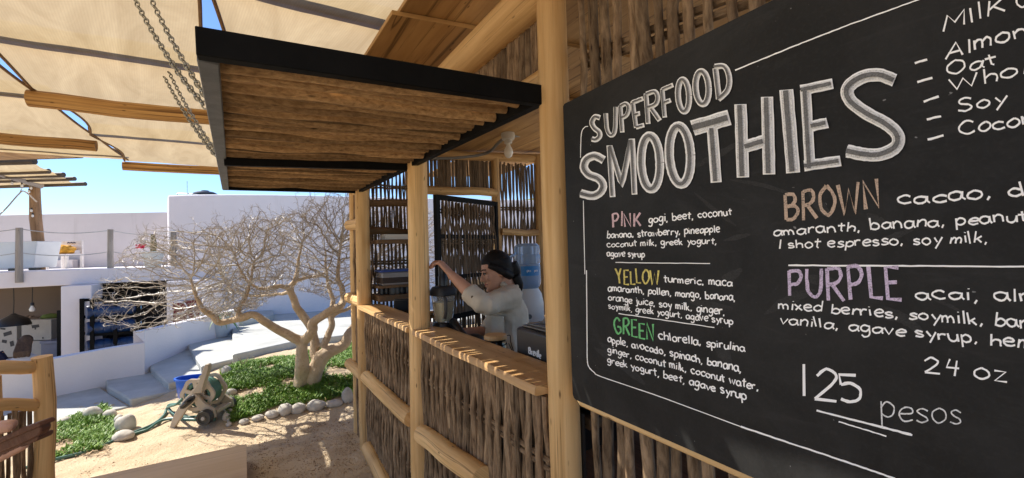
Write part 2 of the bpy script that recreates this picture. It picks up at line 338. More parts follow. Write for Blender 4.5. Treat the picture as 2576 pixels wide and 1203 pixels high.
# ---------------------------------------------------------------- stones
STONE = plain('pale stone', (.47, .43, .37), .22, 9, .85, 0, .35, .2, c2=(.60, .57, .51))
def zz(x, y): return 402.5+x*.3585, 771.5+y*.3585
def z3(x, y): return x*.3586, 771.5+y*.3586
ST = [(*zz(455, 485), 25, 25, 'upright pale oval stone leaning on the concrete landing corner'), (*zz(432, 568), 21, 13, 'pale flat stone at the left rim of the big green patch, behind the blue tub'),
 (*zz(462, 574), 17, 11, 'small whitish stone tucked in the grass right of the blue tub'), (*zz(490, 625), 24, 17, 'whitish stone half sunk in the grass left of the garden light'),
 (*zz(430, 680), 25, 19, 'whitish stone behind the hose reel wheel, leftmost of the heap'), (*zz(460, 695), 23, 22, 'tilted grey stone in the heap behind the hose reel'),
 (*zz(474, 714), 26, 17, 'broad pale stone in the middle of the heap right of the hose reel'), (*zz(455, 733), 17, 13, 'small grey stone low in the heap right of the hose reel'),
 (*zz(480, 760), 17, 15, 'round pale stone below the heap at the patch edge'), (*zz(456, 803), 20, 20, 'round stone just right of the hose reel wheel'),
 (*zz(481, 815), 13, 13, 'small white stone beside the round one at the patch corner'), (*zz(475, 842), 16, 11, 'small flat stone at the lower left corner of the big patch'),
 (*zz(582, 828), 24, 14, 'low grey stone on the sand below the grass, left of centre'), (*zz(675, 806), 29, 15, 'low wide pale stone along the front rim of the big patch'),
 (*zz(775, 784), 34, 19, 'sandy half buried stone along the front rim of the grass'), (*zz(865, 768), 35, 31, 'large round brownish stone along the front rim below the tree'),
 (*zz(955, 752), 38, 25, 'wedge shaped brownish stone right of the large round one'), (*zz(1083, 735), 44, 27, 'broad grey boulder in the row below the tree trunk'),
 (*zz(1208, 710), 42, 17, 'long flat pale stone near the hut corner'), (*zz(1308, 682), 28, 42, 'tall upright pale stone against the hut corner post'),
 (*z3(420, 832), 33, 18, 'low white stone at the left rim of the small patch near the gate'), (*z3(625, 795), 41, 33, 'large rounded white stone behind the small green patch'),
 (*z3(752, 790), 31, 23, 'grey stone in the leaves right of the large white one'), (*z3(820, 835), 24, 27, 'narrow stone leaning behind the biggest stone'),
 (*z3(855, 888), 44, 46, 'biggest stone, pale and upright, right of the small patch'), (*z3(835, 950), 49, 26, 'low pale stone lying on the hose at the small patch'),
 (*z3(550, 1040), 36, 9, 'sandy flat stone beside the hose near the gate')]
for i, (x, y, w_, h_, lab) in enumerate(ST):
    c = onG(x, y); D = (c-CAM).dot(Fw); rx = w_/2*D/FPX; rz = h_/2*D/FPX*1.08; bm = bmesh.new(); bmesh.ops.create_icosphere(bm, subdivisions=3, radius=1)
    o = Vector((i*3.7, i, 0)); mr = Matrix.Rotation(-yaw+U(-.3, .3), 3, 'Z')
    for v in bm.verts:
        f = 1+.16*noise.noise(v.co*1.1+o)+.05*noise.noise(v.co*3+o); q = v.co*f
        v.co = mr@Vector((q.x*rx, q.y*rx*.8, q.z*rz))
    me = bpy.data.meshes.new('stone'); bm.to_mesh(me); bm.free(); me.polygons.foreach_set('use_smooth', [True]*len(me.polygons)); me.materials.append(STONE)
    ob = bpy.data.objects.new('stone', me); COL.objects.link(ob); ob.location = c+Vector((0, 0, rz*.72))+r0.cross(Vector((0, 0, 1)))*-rx*.5
    tag(ob, lab, 'stone', 'stones edging the green patches')
# ---------------------------------------------------------------- concrete stairs
st = thing('concrete_stairs', 'grey concrete steps rising beside the white wall to a landing', 'stairs', (-1.13, 6.0, 0))
def flat(pxs, z): return [onZ(*q, z) for q in pxs]
def slab(pxs, z, z0, name='step'):
    b = MB(); P = flat(pxs, z); b.prism(P, (0, 0, z0-z)); return b.build(name, CONC, st, bevel=.018)
slab([(-60, 1075), (110, 1068), (326, 1022), (222, 955), (130, 975), (-60, 1020)], .012, -.3)
slab([(328, 1004), (425, 986), (500, 965), (385, 905), (264, 951), (270, 972)], .08, -.3)
slab([(424, 965), (506, 940), (585, 915), (500, 850), (365, 905), (383, 928)], .16, -.3)
slab([(506, 922), (586, 903), (640, 890), (620, 830), (478, 857), (474, 871)], .24, -.3)
slab([(585, 892), (740, 858), (905, 838), (1200, 800), (1500, 795), (1100, 760), (690, 772), (584, 812)], .32, -.3, 'landing')
slab([(690, 790), (672, 795), (610, 806), (590, 808), (600, 782), (680, 765)], .42, .3, 'upper_step')
# ---------------------------------------------------------------- low white wall beside the stairs
def wallstrip(name, P, z0, z1, th, mat, parent=None, bev=.012):
    b = MB(); n = len(P); rows = []
    off = []
    for i in range(n):
        a = P[max(i-1, 0)]; c = P[min(i+1, n-1)]; d = Vector((c.x-a.x, c.y-a.y, 0)).normalized(); off.append(Vector((-d.y, d.x, 0))*th)
    zt = z1 if isinstance(z1, list) else [z1]*n
    for i in range(n):
        p = P[i]; o = off[i]; rows.append([Vector((p.x, p.y, z0)), Vector((p.x, p.y, zt[i])), Vector((p.x+o.x, p.y+o.y, zt[i])), Vector((p.x+o.x, p.y+o.y, z0))])
    b.quadgrid(rows, [[(i, 0), (i, 1), (i, 1.2), (i, 2.2), (i, 3)] for i in range(n)], True)
    k = n*4-4; b.f.append((3, 2, 1, 0)); b.u.append(((0, 0),)*4); b.f.append((k, k+1, k+2, k+3)); b.u.append(((0, 0),)*4)
    return b.build(name, mat, parent, bevel=bev)
W0 = [onZ(*q, .012) for q in [(-220, 1075), (-60, 1043), (133, 999), (265, 971)]]+[onZ(364, 942, .08), onZ(366, 940, .08), onZ(470, 881, .16), onZ(540, 852, .24), onZ(600, 828, .28)]
def topz(p, y):
    x, _ = prj(p); D = (p-CAM).dot(Fw); return (CAM+ray(x, y)*D).z
def prj(p): d = p-CAM; z = d.dot(Fw); return CX+FPX*d.dot(CR)/z, CY-FPX*d.dot(CU)/z
tops = [topz(p, y) for p, y in zip(W0, (963, 938, 904, 879, 863, 832, 809, 792, 778))]
W0[5] = W0[4]+(W0[5]-W0[4]).normalized()*.02
tag(wallstrip('stair_wall', W0, -1.1, tops, .13, WHITE), 'low white plastered wall with a stepped top beside the stairs', 'wall')
# ---------------------------------------------------------------- white house with terrace
h = thing('terrace_house', 'white house with an open ground floor under a terrace', 'house', gp(150, 8, -1.05))
TZ = 1.44
SL = [gp(-190, 7.2, TZ), gp(0, 7.6, TZ), gp(321, 8.6, TZ), gp(505, 9.15, TZ)]
b = MB(); b.prism(SL+[gp(505, 11.6, TZ), gp(-190, 11.6, TZ)], (0, 0, -.29)); b.build('terrace_slab', WHITE, h, bevel=.015)
wallstrip('parapet', [gp(x, d, TZ) for x, d in ((-190, 10.9), (120, 11), (460, 11.05))], TZ, [2.85, 2.84, 2.80], .15, PINKW, h)
wallstrip('ledge', [gp(-60, 10.7, TZ), gp(182, 10.8, TZ)], TZ, TZ+.22, .15, PINKW, h)
def vwall(name, a, c, z0, z1, th, mat): return wallstrip(name, [a, c], z0, z1, th, mat, h)
vwall('pier', gp(153, 7.75), gp(231, 7.95), -1.05, 1.15, .6, WHITE)
vwall('wall', gp(420, 8.35), gp(560, 8.75), -1.05, 1.15, .3, WHITE)
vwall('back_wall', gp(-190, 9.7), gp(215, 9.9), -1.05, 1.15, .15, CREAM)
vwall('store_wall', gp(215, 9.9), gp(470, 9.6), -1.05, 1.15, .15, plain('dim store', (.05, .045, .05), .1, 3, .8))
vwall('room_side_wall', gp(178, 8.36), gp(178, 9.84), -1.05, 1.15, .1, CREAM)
b = MB(); b.prism([gp(-190, 6.6, -.95), gp(300, 7.2, -.95), gp(520, 8.4, -.95), gp(520, 10, -.95), gp(-190, 10, -.95)], (0, 0, -.1)); b.build('floor', plain('yard floor', (.25, .22, .2), .1, 2), h)
# red painted panel with white brush marks, on the right hand wall
b = MB(); D0 = lambda x: 8.35+(x-420)/140*.4-.02
P = [dep(x, y, D0(x)) for x, y in ((424, 828), (500, 812), (503, 752), (436, 760))]; b.prism(P, Fw*.012); rp = b.build('painted_panel', plain('maroon paint', (.16, .03, .035), .2, 4, .7), h)
b = MB()
for pts, wd in (([(426, 770), (430, 800), (424, 826)], 9), ([(434, 778), (432, 800), (433, 817)], 5), ([(470, 795), (476, 806), (484, 814)], 6), ([(438, 762), (460, 760), (470, 775), (456, 790), (446, 788)], 4), ([(492, 764), (486, 780), (492, 796)], 4)):
    b.ribbon([(q.x, q.y) for q in smooth_path([Vector((*a, 0)) for a in pts], 4)], wd, lambda x, y, o: dep(x, y, D0(x)-.012-o), .002)
b.build('brush_mark', WHITE, rp)
# curved white tower behind
TP = [gp(x, d) for x, d in ((423, 11.5), (425, 9.0), (470, 8.98), (520, 9.02), (600, 9.15), (690, 9.35), (780, 9.62), (870, 9.95), (1000, 10.5), (1200, 11.2), (1500, 12.6))]
b = MB(); b.prism([Vector((p.x, p.y, 2.93)) for p in TP]+[gp(1500, 16, 2.93), gp(423, 16, 2.93)], (0, 0, -4)); tw = b.build('curved_building', WHITE, bevel=.03)
tag(tw, 'white windowless building with a long curved wall behind the bare tree', 'building')
tk = MB(); c = dep(516, 500, 11.2); tk.lathe(c, [(.0, 0), (.27, 0), (.28, .06), (.27, .13), (.2, .17), (.09, .19), (.08, .21), (0, .215)], 24)
tag(tk.build('water_tank', BLACK), 'low black water tank on the curved building roof', 'water tank')
a = thing('roof_aerial', 'thin aerial mast with a bent pipe at the roof edge', 'aerial', gp(470, 10.4, 2.93))
b = MB(); q = dep(471, 491, 10.4); b.tube([q, q+Vector((0, 0, .34))], .006, 6); b.build('mast', GALV, a)
b = MB(); b.tube([dep(446, 497, 10.4), dep(446, 487.5, 10.4), dep(452, 487, 10.4), dep(486, 487.5, 10.4), dep(500, 490, 10.6)], .012, 6); b.build('pipe', GALV, a)
# distant slopes seen through the hut's gaps
tr = MB(); nh = 48; rows = [[Vector((4+k*1.6, 30+(k-20)*.0-k*.35+8*j/10, -1.2+(9.5*math.sin(math.pi*min(k/nh, 1))**.6+1.6*noise.noise(Vector((k*.22, j*.3, 0)))+.5*noise.noise(Vector((k*.8, j, 3))))*math.sin(math.pi*j/20))) for k in range(nh+1)] for j in range(11)]
tr.quadgrid(rows, [[(k, j) for k in range(nh+1)] for j in range(11)])
tag(tr.build('hillside', plain('scrub hill', (.13, .14, .06), .5, 1.2, .9), smooth=True), kind='structure')
# ---------------------------------------------------------------- terrace rail
rl = thing('rope_railing', 'grey timber posts strung with two ropes along the terrace edge', 'railing', gp(46, 7.72, TZ))
RP = []
for x0, x1, yt, D in ((44, 52, 573, 7.72), (277, 279, 577, 8.55), (436, 437, 582, 9.0), (-215, -215, 575, 7.1)):
    p = gp((x0+x1)/2, D, TZ); q = dep(x1, yt, D); q = Vector((p.x, p.y, q.z)); RP.append((p, q)); b = MB()
    b.tube([p-Vector((0, 0, .2)), p*.5+q*.5+Vector((U(-.01, .01), 0, 0)), q], [.052, .05, .047], 10, wob=.12); b.build('post', GREYWOOD, rl)
for f in (1., .44):
    for i, j in ((3, 0), (0, 1), (1, 2)):
        a = RP[i][0].lerp(RP[i][1], f*.98); c = RP[j][0].lerp(RP[j][1], f*.98); b = MB()
        b.tube([a.lerp(c, k/10)-Vector((0, 0, .07*4*(k/10)*(1-k/10))) for k in range(11)], .008, 6); b.build('rope', plain('grey rope', (.42, .42, .42), .2, 60), rl)
# ---------------------------------------------------------------- terrace things
TEAL = plain('pale teal glaze', (.64, .665, .65), .05, 3, .5)
def rect_px(x0, x1, D, z0): return gp(x0, D, z0), gp(x1, D, z0)
a, c = rect_px(-60, 88, 8.9, TZ); d = (c-a).normalized(); e = Vector((-d.y, d.x, 0)); pl = thing('box_planter', 'large pale teal rectangular planter on black feet on the terrace', 'planter', a)
b = MB(); B0 = [a+d*.03, c-d*.03, c-d*.03+e*.45, a+d*.03+e*.45]; T0 = [a, c+d*.04, c+d*.04+e*.5, a+e*.5]
b.hexa([q+Vector((0, 0, .05)) for q in B0]+[q+Vector((0, 0, .60)) for q in T0]); b.build('trough', TEAL, pl, bevel=.015)
for f in (.1, .55, .9): b = MB(); b.box(a.lerp(c, f)+e*.1+Vector((0, 0, .025)), (.16, .08, .05), math.atan2(d.y, d.x)); b.build('foot', BLACK, pl)
# white chair with an orange blanket
ch = thing('wooden_chair', 'small white wooden chair against the terrace parapet', 'chair', gp(160, 10.1, TZ)); WP = plain('worn white paint', (.72, .68, .64), .12, 14, .6)
o = gp(160, 10.1, TZ); X = r0.copy(); Y = Vector((-X.y, X.x, 0)); at = lambda x, y, z: o+X*x+Y*y+Vector((0, 0, z))
b = MB(); b.box(at(0, .02, .325), (.52, .42, .035), -yaw); b.build('seat', WP, ch, bevel=.006)
for sx, sy, top in ((-.23, -.15, .31), (.23, -.15, .31), (-.23, .2, .31), (.23, .2, .66)):
    b = MB(); b.bar(at(sx, sy, 0), at(sx, sy, top), .045, .045, Y); b.build('leg', WP, ch)
b = MB(); b.bar(at(-.23, .2, .31), at(-.23, .24, .66), .045, .045, Y); b.build('back_post', WP, ch)
for zz_ in (.60, .48): b = MB(); b.bar(at(-.25, .19, zz_), at(.25, .19, zz_), .02, .1); b.build('back_slat', WP, ch)
b = MB()
for i in range(3): b.tube(smooth_path([at(-.09+.07*i, .172, .60), at(-.06+.07*i, .172, .62), at(-.04+.07*i, .172, .595)], 4), .009, 5)
b.build('painted_motif', plain('navy paint', (.03, .04, .1)), ch)
bm = bmesh.new(); bmesh.ops.create_icosphere(bm, subdivisions=4, radius=1)
for v in bm.verts:
    f = 1+.22*noise.noise(v.co*2.2)+.13*noise.noise(v.co*5); v.co = Vector((v.co.x*.24*f, v.co.y*.17*f, max(v.co.z, -.6)*.13*f))
me = bpy.data.meshes.new('blanket'); bm.to_mesh(me); bm.free(); me.polygons.foreach_set('use_smooth', [True]*len(me.polygons)); me.materials.append(plain('ochre cloth', (.60, .30, .035), .3, 18, .9, 0, .4))
ob = bpy.data.objects.new('blanket', me); COL.objects.link(ob); ob.location = at(0, -.02, .425); ob.rotation_euler = (0, 0, -yaw); tag(ob, 'crumpled ochre orange blanket heaped on the white chair', 'blanket')
# flower pot
def pot(name, lab, o, r, hgt, mat):
    th_ = thing(name, lab, 'plant pot', o); b = MB(); b.lathe(o, [(0, 0), (r*.68, 0), (r*.72, .02), (r*.97, hgt*.93), (r*1.02, hgt*.94), (r*1.02, hgt), (r*.93, hgt), (r*.9, hgt*.88), (0, hgt*.88)], 28); b.build('pot', mat, th_); return th_
o = gp(385, 8.75, TZ); th_ = pot('flower_pot', 'pale teal pot with a cactus stem and pink flowers at the terrace edge', o, .19, .31, TEAL)
b = MB(); b.tube([o+Vector((0, 0, .25)), o+Vector((.01, 0, .45)), o+Vector((.0, 0, .66))], [.045, .05, .035], 10, wob=.3); b.build('stem', plain('cactus', (.17, .15, .07), .3, 20), th_)
b = MB()
for i in range(26):
    c = o-r0*.21+Vector((U(-.09, .05), U(-.05, .05), .41+U(-.035, .04)))
    for k in range(3): a = U(0, 6.3); b.lathe(c, [(0, 0), (.022, .012), (0, .016)], 5, (math.cos(a), math.sin(a), U(.2, 1)))
b.build('flowers', plain('pink petals', (.75, .05, .13), .2, 20, .6), th_)
b = MB()
for i in range(5): b.tube(smooth_path([o+Vector((0, 0, .27)), o+r0*U(-.2, .1)+Vector((0, U(-.1, .1), .36)), o+r0*U(-.25, .15)+Vector((0, U(-.1, .1), U(.38, .5)))], 4), .006, 5)
b.build('shoot', plain('shoot', (.2, .16, .08)), th_)
# potted spiky plant by the stairs
o = gp(556, 7.3, .245); th_ = pot('potted_plant', 'blue grey pot with long strappy green leaves standing on the stairs', o, .155, .34, plain('blue grey glaze', (.44, .50, .56), .06, 3, .5))
b = MB()
for i in range(60):
    a = U(0, 6.28); l = U(.2, .42); up = U(.1, 1.1); d = Vector((math.cos(a), math.sin(a), 0)); c = o+Vector((0, 0, .31))+d*U(0, .06); sd = Vector((-d.y, d.x, 0)); L = []; Rr = []
    for k in range(6): tt = k/5; q = c+d*l*tt+Vector((0, 0, up*l*tt-.9*l*tt*tt)); wd = .014*(1-tt**2)+.001; L.append(q-sd*wd); Rr.append(q+sd*wd)
    b.quadgrid([L, Rr], [[(0, k/5) for k in range(6)], [(1, k/5) for k in range(6)]])
b.build('leaves', plain('strappy leaf', (.11, .20, .035), .5, 9, .4, 0, 0, .5), th_)
# terrace pergola
pg = thing('terrace_pergola', 'rustic post and dark poles carrying sand coloured shade cloth over the terrace', 'pergola', gp(95, 9.3, TZ)); PZ = 3.24
b = MB(); p0 = gp(97, 9.3, TZ); p1 = dep(87, 463, 9.3); b.tube([p0, p0.lerp(p1, .3)+r0*.02, p0.lerp(p1, .6)-r0*.015, p1], [.105, .10, .10, .085], 14, wob=.18); b.build('post', TRUNKW, pg)
b = MB(); b.tube([dep(-90, 417, 7.6), dep(0, 437, 8.5), dep(104, 468, 9.35)], [.05, .055, .06], 12, wob=.1); b.build('log_beam', GREYWOOD, pg)
DP = grain('dark pole', (.06, .045, .035), (.12, .09, .06), (.04, .03, .02), 20, 2)
for (x0, y0, x1, y1, r, z) in ((0, 402, 87, 406, .055, PZ+.1), (40, 416, 123, 431, .05, PZ+.1), (0, 430, 160, 440, .05, PZ+.09), (80, 444, 188, 450, .045, PZ+.08), (0, 452, 215, 463, .045, PZ+.05)):
    c = onZ(x1, y1, z); a = c-r0*3.0; b = MB(); b.tube([a, c], r, 10, wob=.05); b.build('pole', DP, pg)
for i, (f0, f1) in enumerate(((0, .4), (.42, .7), (.72, 1))):
    b = MB(); q0 = onZ(84, 408, PZ+.13); q1 = onZ(190, 461, PZ+.07); rows = []
    for k in range(9):
        f = f0+(f1-f0)*k/8; c = q0.lerp(q1, f); rows.append([c-r0*3.2*(1-s/12)+Vector((0, 0, -.03*math.sin(math.pi*k/8)+.012*noise.noise(Vector((s*.6, k*.5, i))))) for s in range(13)])
    b.quadgrid(rows, [[(s/4, k/8) for s in range(13)] for k in range(9)]); CLP = b
    b.build('cloth_strip', SAILM, pg)
b = MB(); rows = []  # opaque sheet added out of view to cast shade on the lower treads
for k in range(9): c = Vector((-2.45, 9.6, 3.27)).lerp(Vector((-2.62, 7.9, 3.2)), k/8); rows.append([c-r0*3.2*(1-s/12)+Vector((0, 0, -.04*math.sin(math.pi*k/8))) for s in range(13)])
b.quadgrid(rows, [[(s/4, k/8) for s in range(13)] for k in range(9)]); b.build('roof_sheet', PLY, pg)
for k in (0, .5, 1): c = Vector((-2.4, 9.6, 3.31)).lerp(Vector((-2.56, 7.9, 3.24)), k); b = MB(); b.tube([c-r0*3.2, c], .045, 8); b.build('pole', DP, pg)  # poles added to go with the unseen shading sheet
b = MB(); b.tube(smooth_path([dep(-60, 590, 7.6), dep(8, 532, 8.2), dep(46, 490, 8.7), dep(62, 482, 8.9), dep(92, 508, 9.2)], 6), .014, 6); b.tube([dep(48, 488, 8.7), dep(60, 464, 9)], .008, 5); b.build('hammock_rope', plain('sisal', (.45, .38, .3)), pg)
BULB = plain('bulb glass', (.75, .74, .70), .03, 3, .2, 0, 0, .6)
for x, y, D in ((30, 458, 8.7), (55, 464, 8.9), (78, 470, 9.15), (73, 479, 9.18), (79, 527, 9.2), (82, 540, 9.2)):
    q = dep(x, y, D); b = MB(); b.lathe(q, [(0, -.06), (.022, -.045), (.02, -.015), (.012, 0)], 10); bl = b.build('bulb', BULB, pg); b = MB(); b.lathe(q, [(.014, 0), (.014, .035), (0, .036)], 8); b.build('socket', BLACK, bl)
# ---------------------------------------------------------------- things in the open ground floor
def boxthing(name, lab, cat, x0, x1, y0, y1, D, dp, mat, group=None):
    a = dep(x0, y1, D); c = dep(x1, y1, D); d = (c-a); d.z = 0; e = Vector((-d.y, d.x, 0)).normalized()*dp; h_ = Vector((0, 0, (y1-y0)*D/FPX)); b = MB()
    b.hexa([a, a+d, a+d+e, a+e]+[q+h_ for q in (a, a+d, a+d+e, a+e)]); return b, a, d, e, h_
CARD = plain('printed white carton', (.33, .32, .30), .08, 6, .7)
INK = plain('print ink', (.03, .03, .035), .2, 8, .7)
BX = []
for x0, x1, y0, y1, lab in ((-40, 42, 810, 900, 'white printed carton at the far left of the shelter'), (54, 129, 806, 857, 'white printed carton with black letters, on top of another box'), (60, 129, 859, 930, 'plain pale carton under the printed one')):
    t_ = thing('carton', lab, 'box', dep(x0, y1, 8.6), 'cartons stacked in the shelter'); b, a, d, e, h_ = boxthing('', '', '', x0, x1, y0, y1, 8.6, .5, CARD); b.build('carton_body', CARD, t_, bevel=.004); BX.append((t_, a, d, e, h_))
def facept(B, u, v, off=.003): t_, a, d, e, h_ = B; return a+d*u+h_*v-e.normalized()*off
b = MB(); B = BX[1]; fm = lambda x, y, o: facept(B, x, y, .003+o)
for P in ([(.23, .88), (.15, .91), (.15, .84), (.23, .81), (.22, .75), (.14, .77)], [(.26, .92), (.26, .75)], [(.34, .92), (.265, .83), (.35, .75)]): b.ribbon(P, .028, fm, U(0, .001))
b.build('printed_letters', INK, B[0])
b = MB(); b.ribbon([(.35, .66), (.6, .70)], .14, fm, 0); b.ribbon([(.47, .52), (.47, .63)], .05, fm, .001); b.ribbon([(.7, .1), (.75, .1)], .08, fm, .001); b.build('printed_picture', INK, B[0])
B = BX[0]; b = MB()
for P, w_ in (([(.6, .62), (.85, .68)], .1), ([(.55, .45), (.7, .42)], .09), ([(.8, .35), (.92, .38)], .14), ([(.5, .8), (.66, .78)], .05)): b.ribbon(P, w_, lambda x, y, o: facept(B, x, y, .003+o), U(0, .002))
b.build('printed_picture', INK, B[0])
t_ = thing('storage_bin', 'translucent bluish plastic bin beside the seated person', 'bin', dep(124, 900, 8.2)); BINM = plain('cloudy plastic', (.16, .18, .26), .15, 5, .4)
b, *_ = boxthing('', '', '', 102, 145, 866, 930, 8.2, .4, BINM); b.build('tub', BINM, t_, bevel=.01); b, *_ = boxthing('', '', '', 99, 148, 859, 866, 8.18, .44, BINM); b.build('lid', BINM, t_, bevel=.005)
b, *_ = boxthing('', '', '', 143, 152, 782, 930, 8.0, .4, IRON); tag(b.build('metal_cabinet', IRON), 'narrow black cabinet against the pier', 'cabinet')
bm_ = MB(); c = dep(127, 803, 8.8); bm_.lathe(c, [(0, 0), (.1, .0), (.13, .05), (.09, .1), (0, .12)], 14, (0, 0, 1), 1.2, .6); tag(bm_.build('cloth_bag', plain('olive bag', (.12, .17, .03), .3, 15)), 'olive green bag lying on top of the cartons', 'bag')
b = MB()
for i in range(9): c = dep(60+i*7, 806, 8.8); b.lathe(c, [(0, 0), (.06, .0), (.07, .04), (.03, U(.05, .1)), (0, .08)], 9, (U(-.2, .2), 0, 1))
tag(b.build('clutter_heap', plain('brown clutter', (.14, .10, .07), .4, 14)), 'low heap of brown oddments on top of the cartons', 'clutter')
def pendant(x, yb, D, lab, shade):
    t_ = thing('pendant_lamp', lab, 'lamp', gp(x, D, 1.14), 'bulbs hanging in the shelter'); q = dep(x, yb, D); b = MB(); b.tube([gp(x, D, 1.15), q+Vector((.004, 0, .3)), q+Vector((0, 0, .05))], .008, 6); b.build('cord', BLACK, t_)
    b = MB(); b.lathe(q, [(.02, .06), (.028, .05), (.028, 0), (0, 0)], 10); b.build('socket', BLACK, t_)
    b = MB(); b.lathe(q, [(0, -.12), (.035, -.105), (.045, -.07), (.022, -.02), (.018, 0)], 12); b.build('bulb', BULB, t_)
    if shade: b = MB(); b.lathe(q, [(.24, -.16), (.20, -.05), (.07, .03), (.03, .06), (.03, .055), (.19, -.06), (.235, -.16)], 20); b.build('lamp_shade', BLACK, t_)
pendant(34, 797, 8.1, 'pendant lamp with a wide black shade and pale bulb', True); pendant(81, 769, 8.1, 'bare bulb hanging on a long cord', False)
# bottle rack
t_ = thing('bottle_rack', 'black metal rack holding water bottles in front of the dark store', 'rack', gp(290, 7.9, -1))
RA, RB = (232, 745, 7.7), (348, 735, 8.2); ax_ = lambda f, y: dep(RA[0]+(RB[0]-RA[0])*f, y-f*12, RA[2]+(RB[2]-RA[2])*f)
e = Vector((-.5, .8, 0)).normalized()*.42
for f, y0 in ((0, 753), (.5, 742), (1, 762)):
    for s_ in (0, 1): b = MB(); p = ax_(f, y0)+e*s_; b.bar(Vector((p.x, p.y, -1)), p, .055, .055, (0, 1, 0)); b.build('upright', IRON, t_)
for y0 in (757, 800, 843, 888):
    for s_ in (0, 1): b = MB(); b.bar(ax_(0, y0)+e*s_, ax_(1, y0+4)+e*s_, .03, .05); b.build('rail', IRON, t_)
BOTM = plain('blue bottle plastic', (.008, .03, .095), .4, 7, .32, 0, .05, .5)
nb = 0
for r_, y0 in enumerate((838, 797, 884)):
    for f, w_ in ((.24, 'left'), (.74, 'right')):
        c = ax_(f, y0-11)+e*.16; ax = Vector((-.5, .8, 0)).normalized() if False else e.normalized(); b = MB(); r = .125
        q = t_; bt = thing('water_bottle', '%s blue water bottle lying on the %s shelf of the black rack' % (w_, ('middle', 'top', 'bottom')[r_]), 'bottle', c, 'blue bottles lying in the rack')
        sd = (ax_(1, 800)-ax_(0, 800)).normalized(); st0 = c-sd*.2
        b.lathe(st0, [(0, 0), (r*.9, .0), (r, .03), (r, .1), (r*.93, .115), (r, .13), (r, .2), (r*.93, .215), (r, .23), (r, .29), (r*.6, .37), (r*.25, .39), (r*.25, .43), (0, .43)], 22, sd); b.build('bottle_body', BOTM, bt)
        b = MB(); b.lathe(st0+sd*.43, [(r*.27, -.03), (r*.27, .012), (0, .014)], 12, sd); b.build('cap', plain('pale cap', (.25, .5, .75)), bt)
tk = MB(); c = gp(372, 8.9, -.12); tk.lathe(c, [(0, -.5), (.3, -.5), (.33, 0), (.28, .06), (0, .1)], 20); tag(tk.build('blue_barrel', plain('navy plastic', (.03, .04, .16), .2, 4, .4)), 'dark blue barrel just inside the dark doorway', 'barrel')
# ---------------------------------------------------------------- people helpers
SKIN = plain('skin', (.46, .255, .165), .07, 14, .5, 0, .06, .4); SKIN2 = plain('warm skin', (.50, .27, .18), .10, 30, .5, 0, .1, .4)
HAIRB = plain('black hair', (.006, .005, .005), .3, 40, .6, 0, .5, .25); HAIRBR = plain('brown hair', (.07, .04, .02), .5, 30, .6, 0, .4)
LINEN = plain('greige linen', (.55, .485, .385), .12, 5, .9, 0, .8, .15)
RM = lambda v, it=2: [('REMESH', dict(mode='VOXEL', voxel_size=v, use_smooth_shade=True)), ('SMOOTH', dict(factor=.5, iterations=it))]
CRUMP = bpy.data.textures.new('crumple', 'CLOUDS'); CRUMP.noise_scale = .07; CRUMP.noise_depth = 2
CRM = lambda st: [('DISPLACE', dict(texture=CRUMP, strength=st, mid_level=.5))]
def head_rings(s=1.0):
    T = [(.0, .080, .035, .026), (.018, .090, .0, .043), (.045, .090, -.045, .056), (.075, .087, -.078, .065), (.10, .086, -.09, .070), (.116, .082, -.096, .072), (.135, .089, -.1, .074), (.165, .084, -.1, .075), (.195, .062, -.086, .066), (.217, .025, -.052, .042), (.228, -.005, -.025, .012)]
    return [(z*s, f*s, bk*s, w_*s) for z, f, bk, w_ in T]
def head_into(b, O, f, u, l):
    b.loft([(O+u*z+f*((a+k)/2), f*((a-k)/2), l*w_) for z, a, k, w_ in head_rings()], 24)
    b.tube([O+f*.083+u*.128, O+f*.098+u*.1, O+f*.108+u*.082, O+f*.094+u*.074], [.007, .0095, .0125, .007], 8)
    for s_ in (-1, 1):
        b.tube([O+f*.1+u*.079+l*.010*s_, O+f*.088+u*.078+l*.015*s_], .007, 6)
        b.tube([O+f*.075+u*.134+l*.05*s_, O+f*.09+u*.137+l*.018*s_], .009, 6)
        b.loft([(O-f*.005+u*.095+l*.071*s_, f*.014, u*.02), (O-f*.012+u*.1+l*.082*s_, f*.018, u*.03), (O-f*.014+u*.1+l*.086*s_, f*.01, u*.02)], 10)
        b.tube([O+f*.062+u*.088+l*.048*s_, O+f*.07+u*.09+l*.03*s_], .014, 8)
    b.tube([O+f*.085+u*.043+l*.022, O+f*.093+u*.045, O+f*.085+u*.043-l*.022], [.005, .009, .005], 8)
    b.tube([O+f*.082+u*.012+l*.014, O+f*.086+u*.012-l*.014], .014, 8)
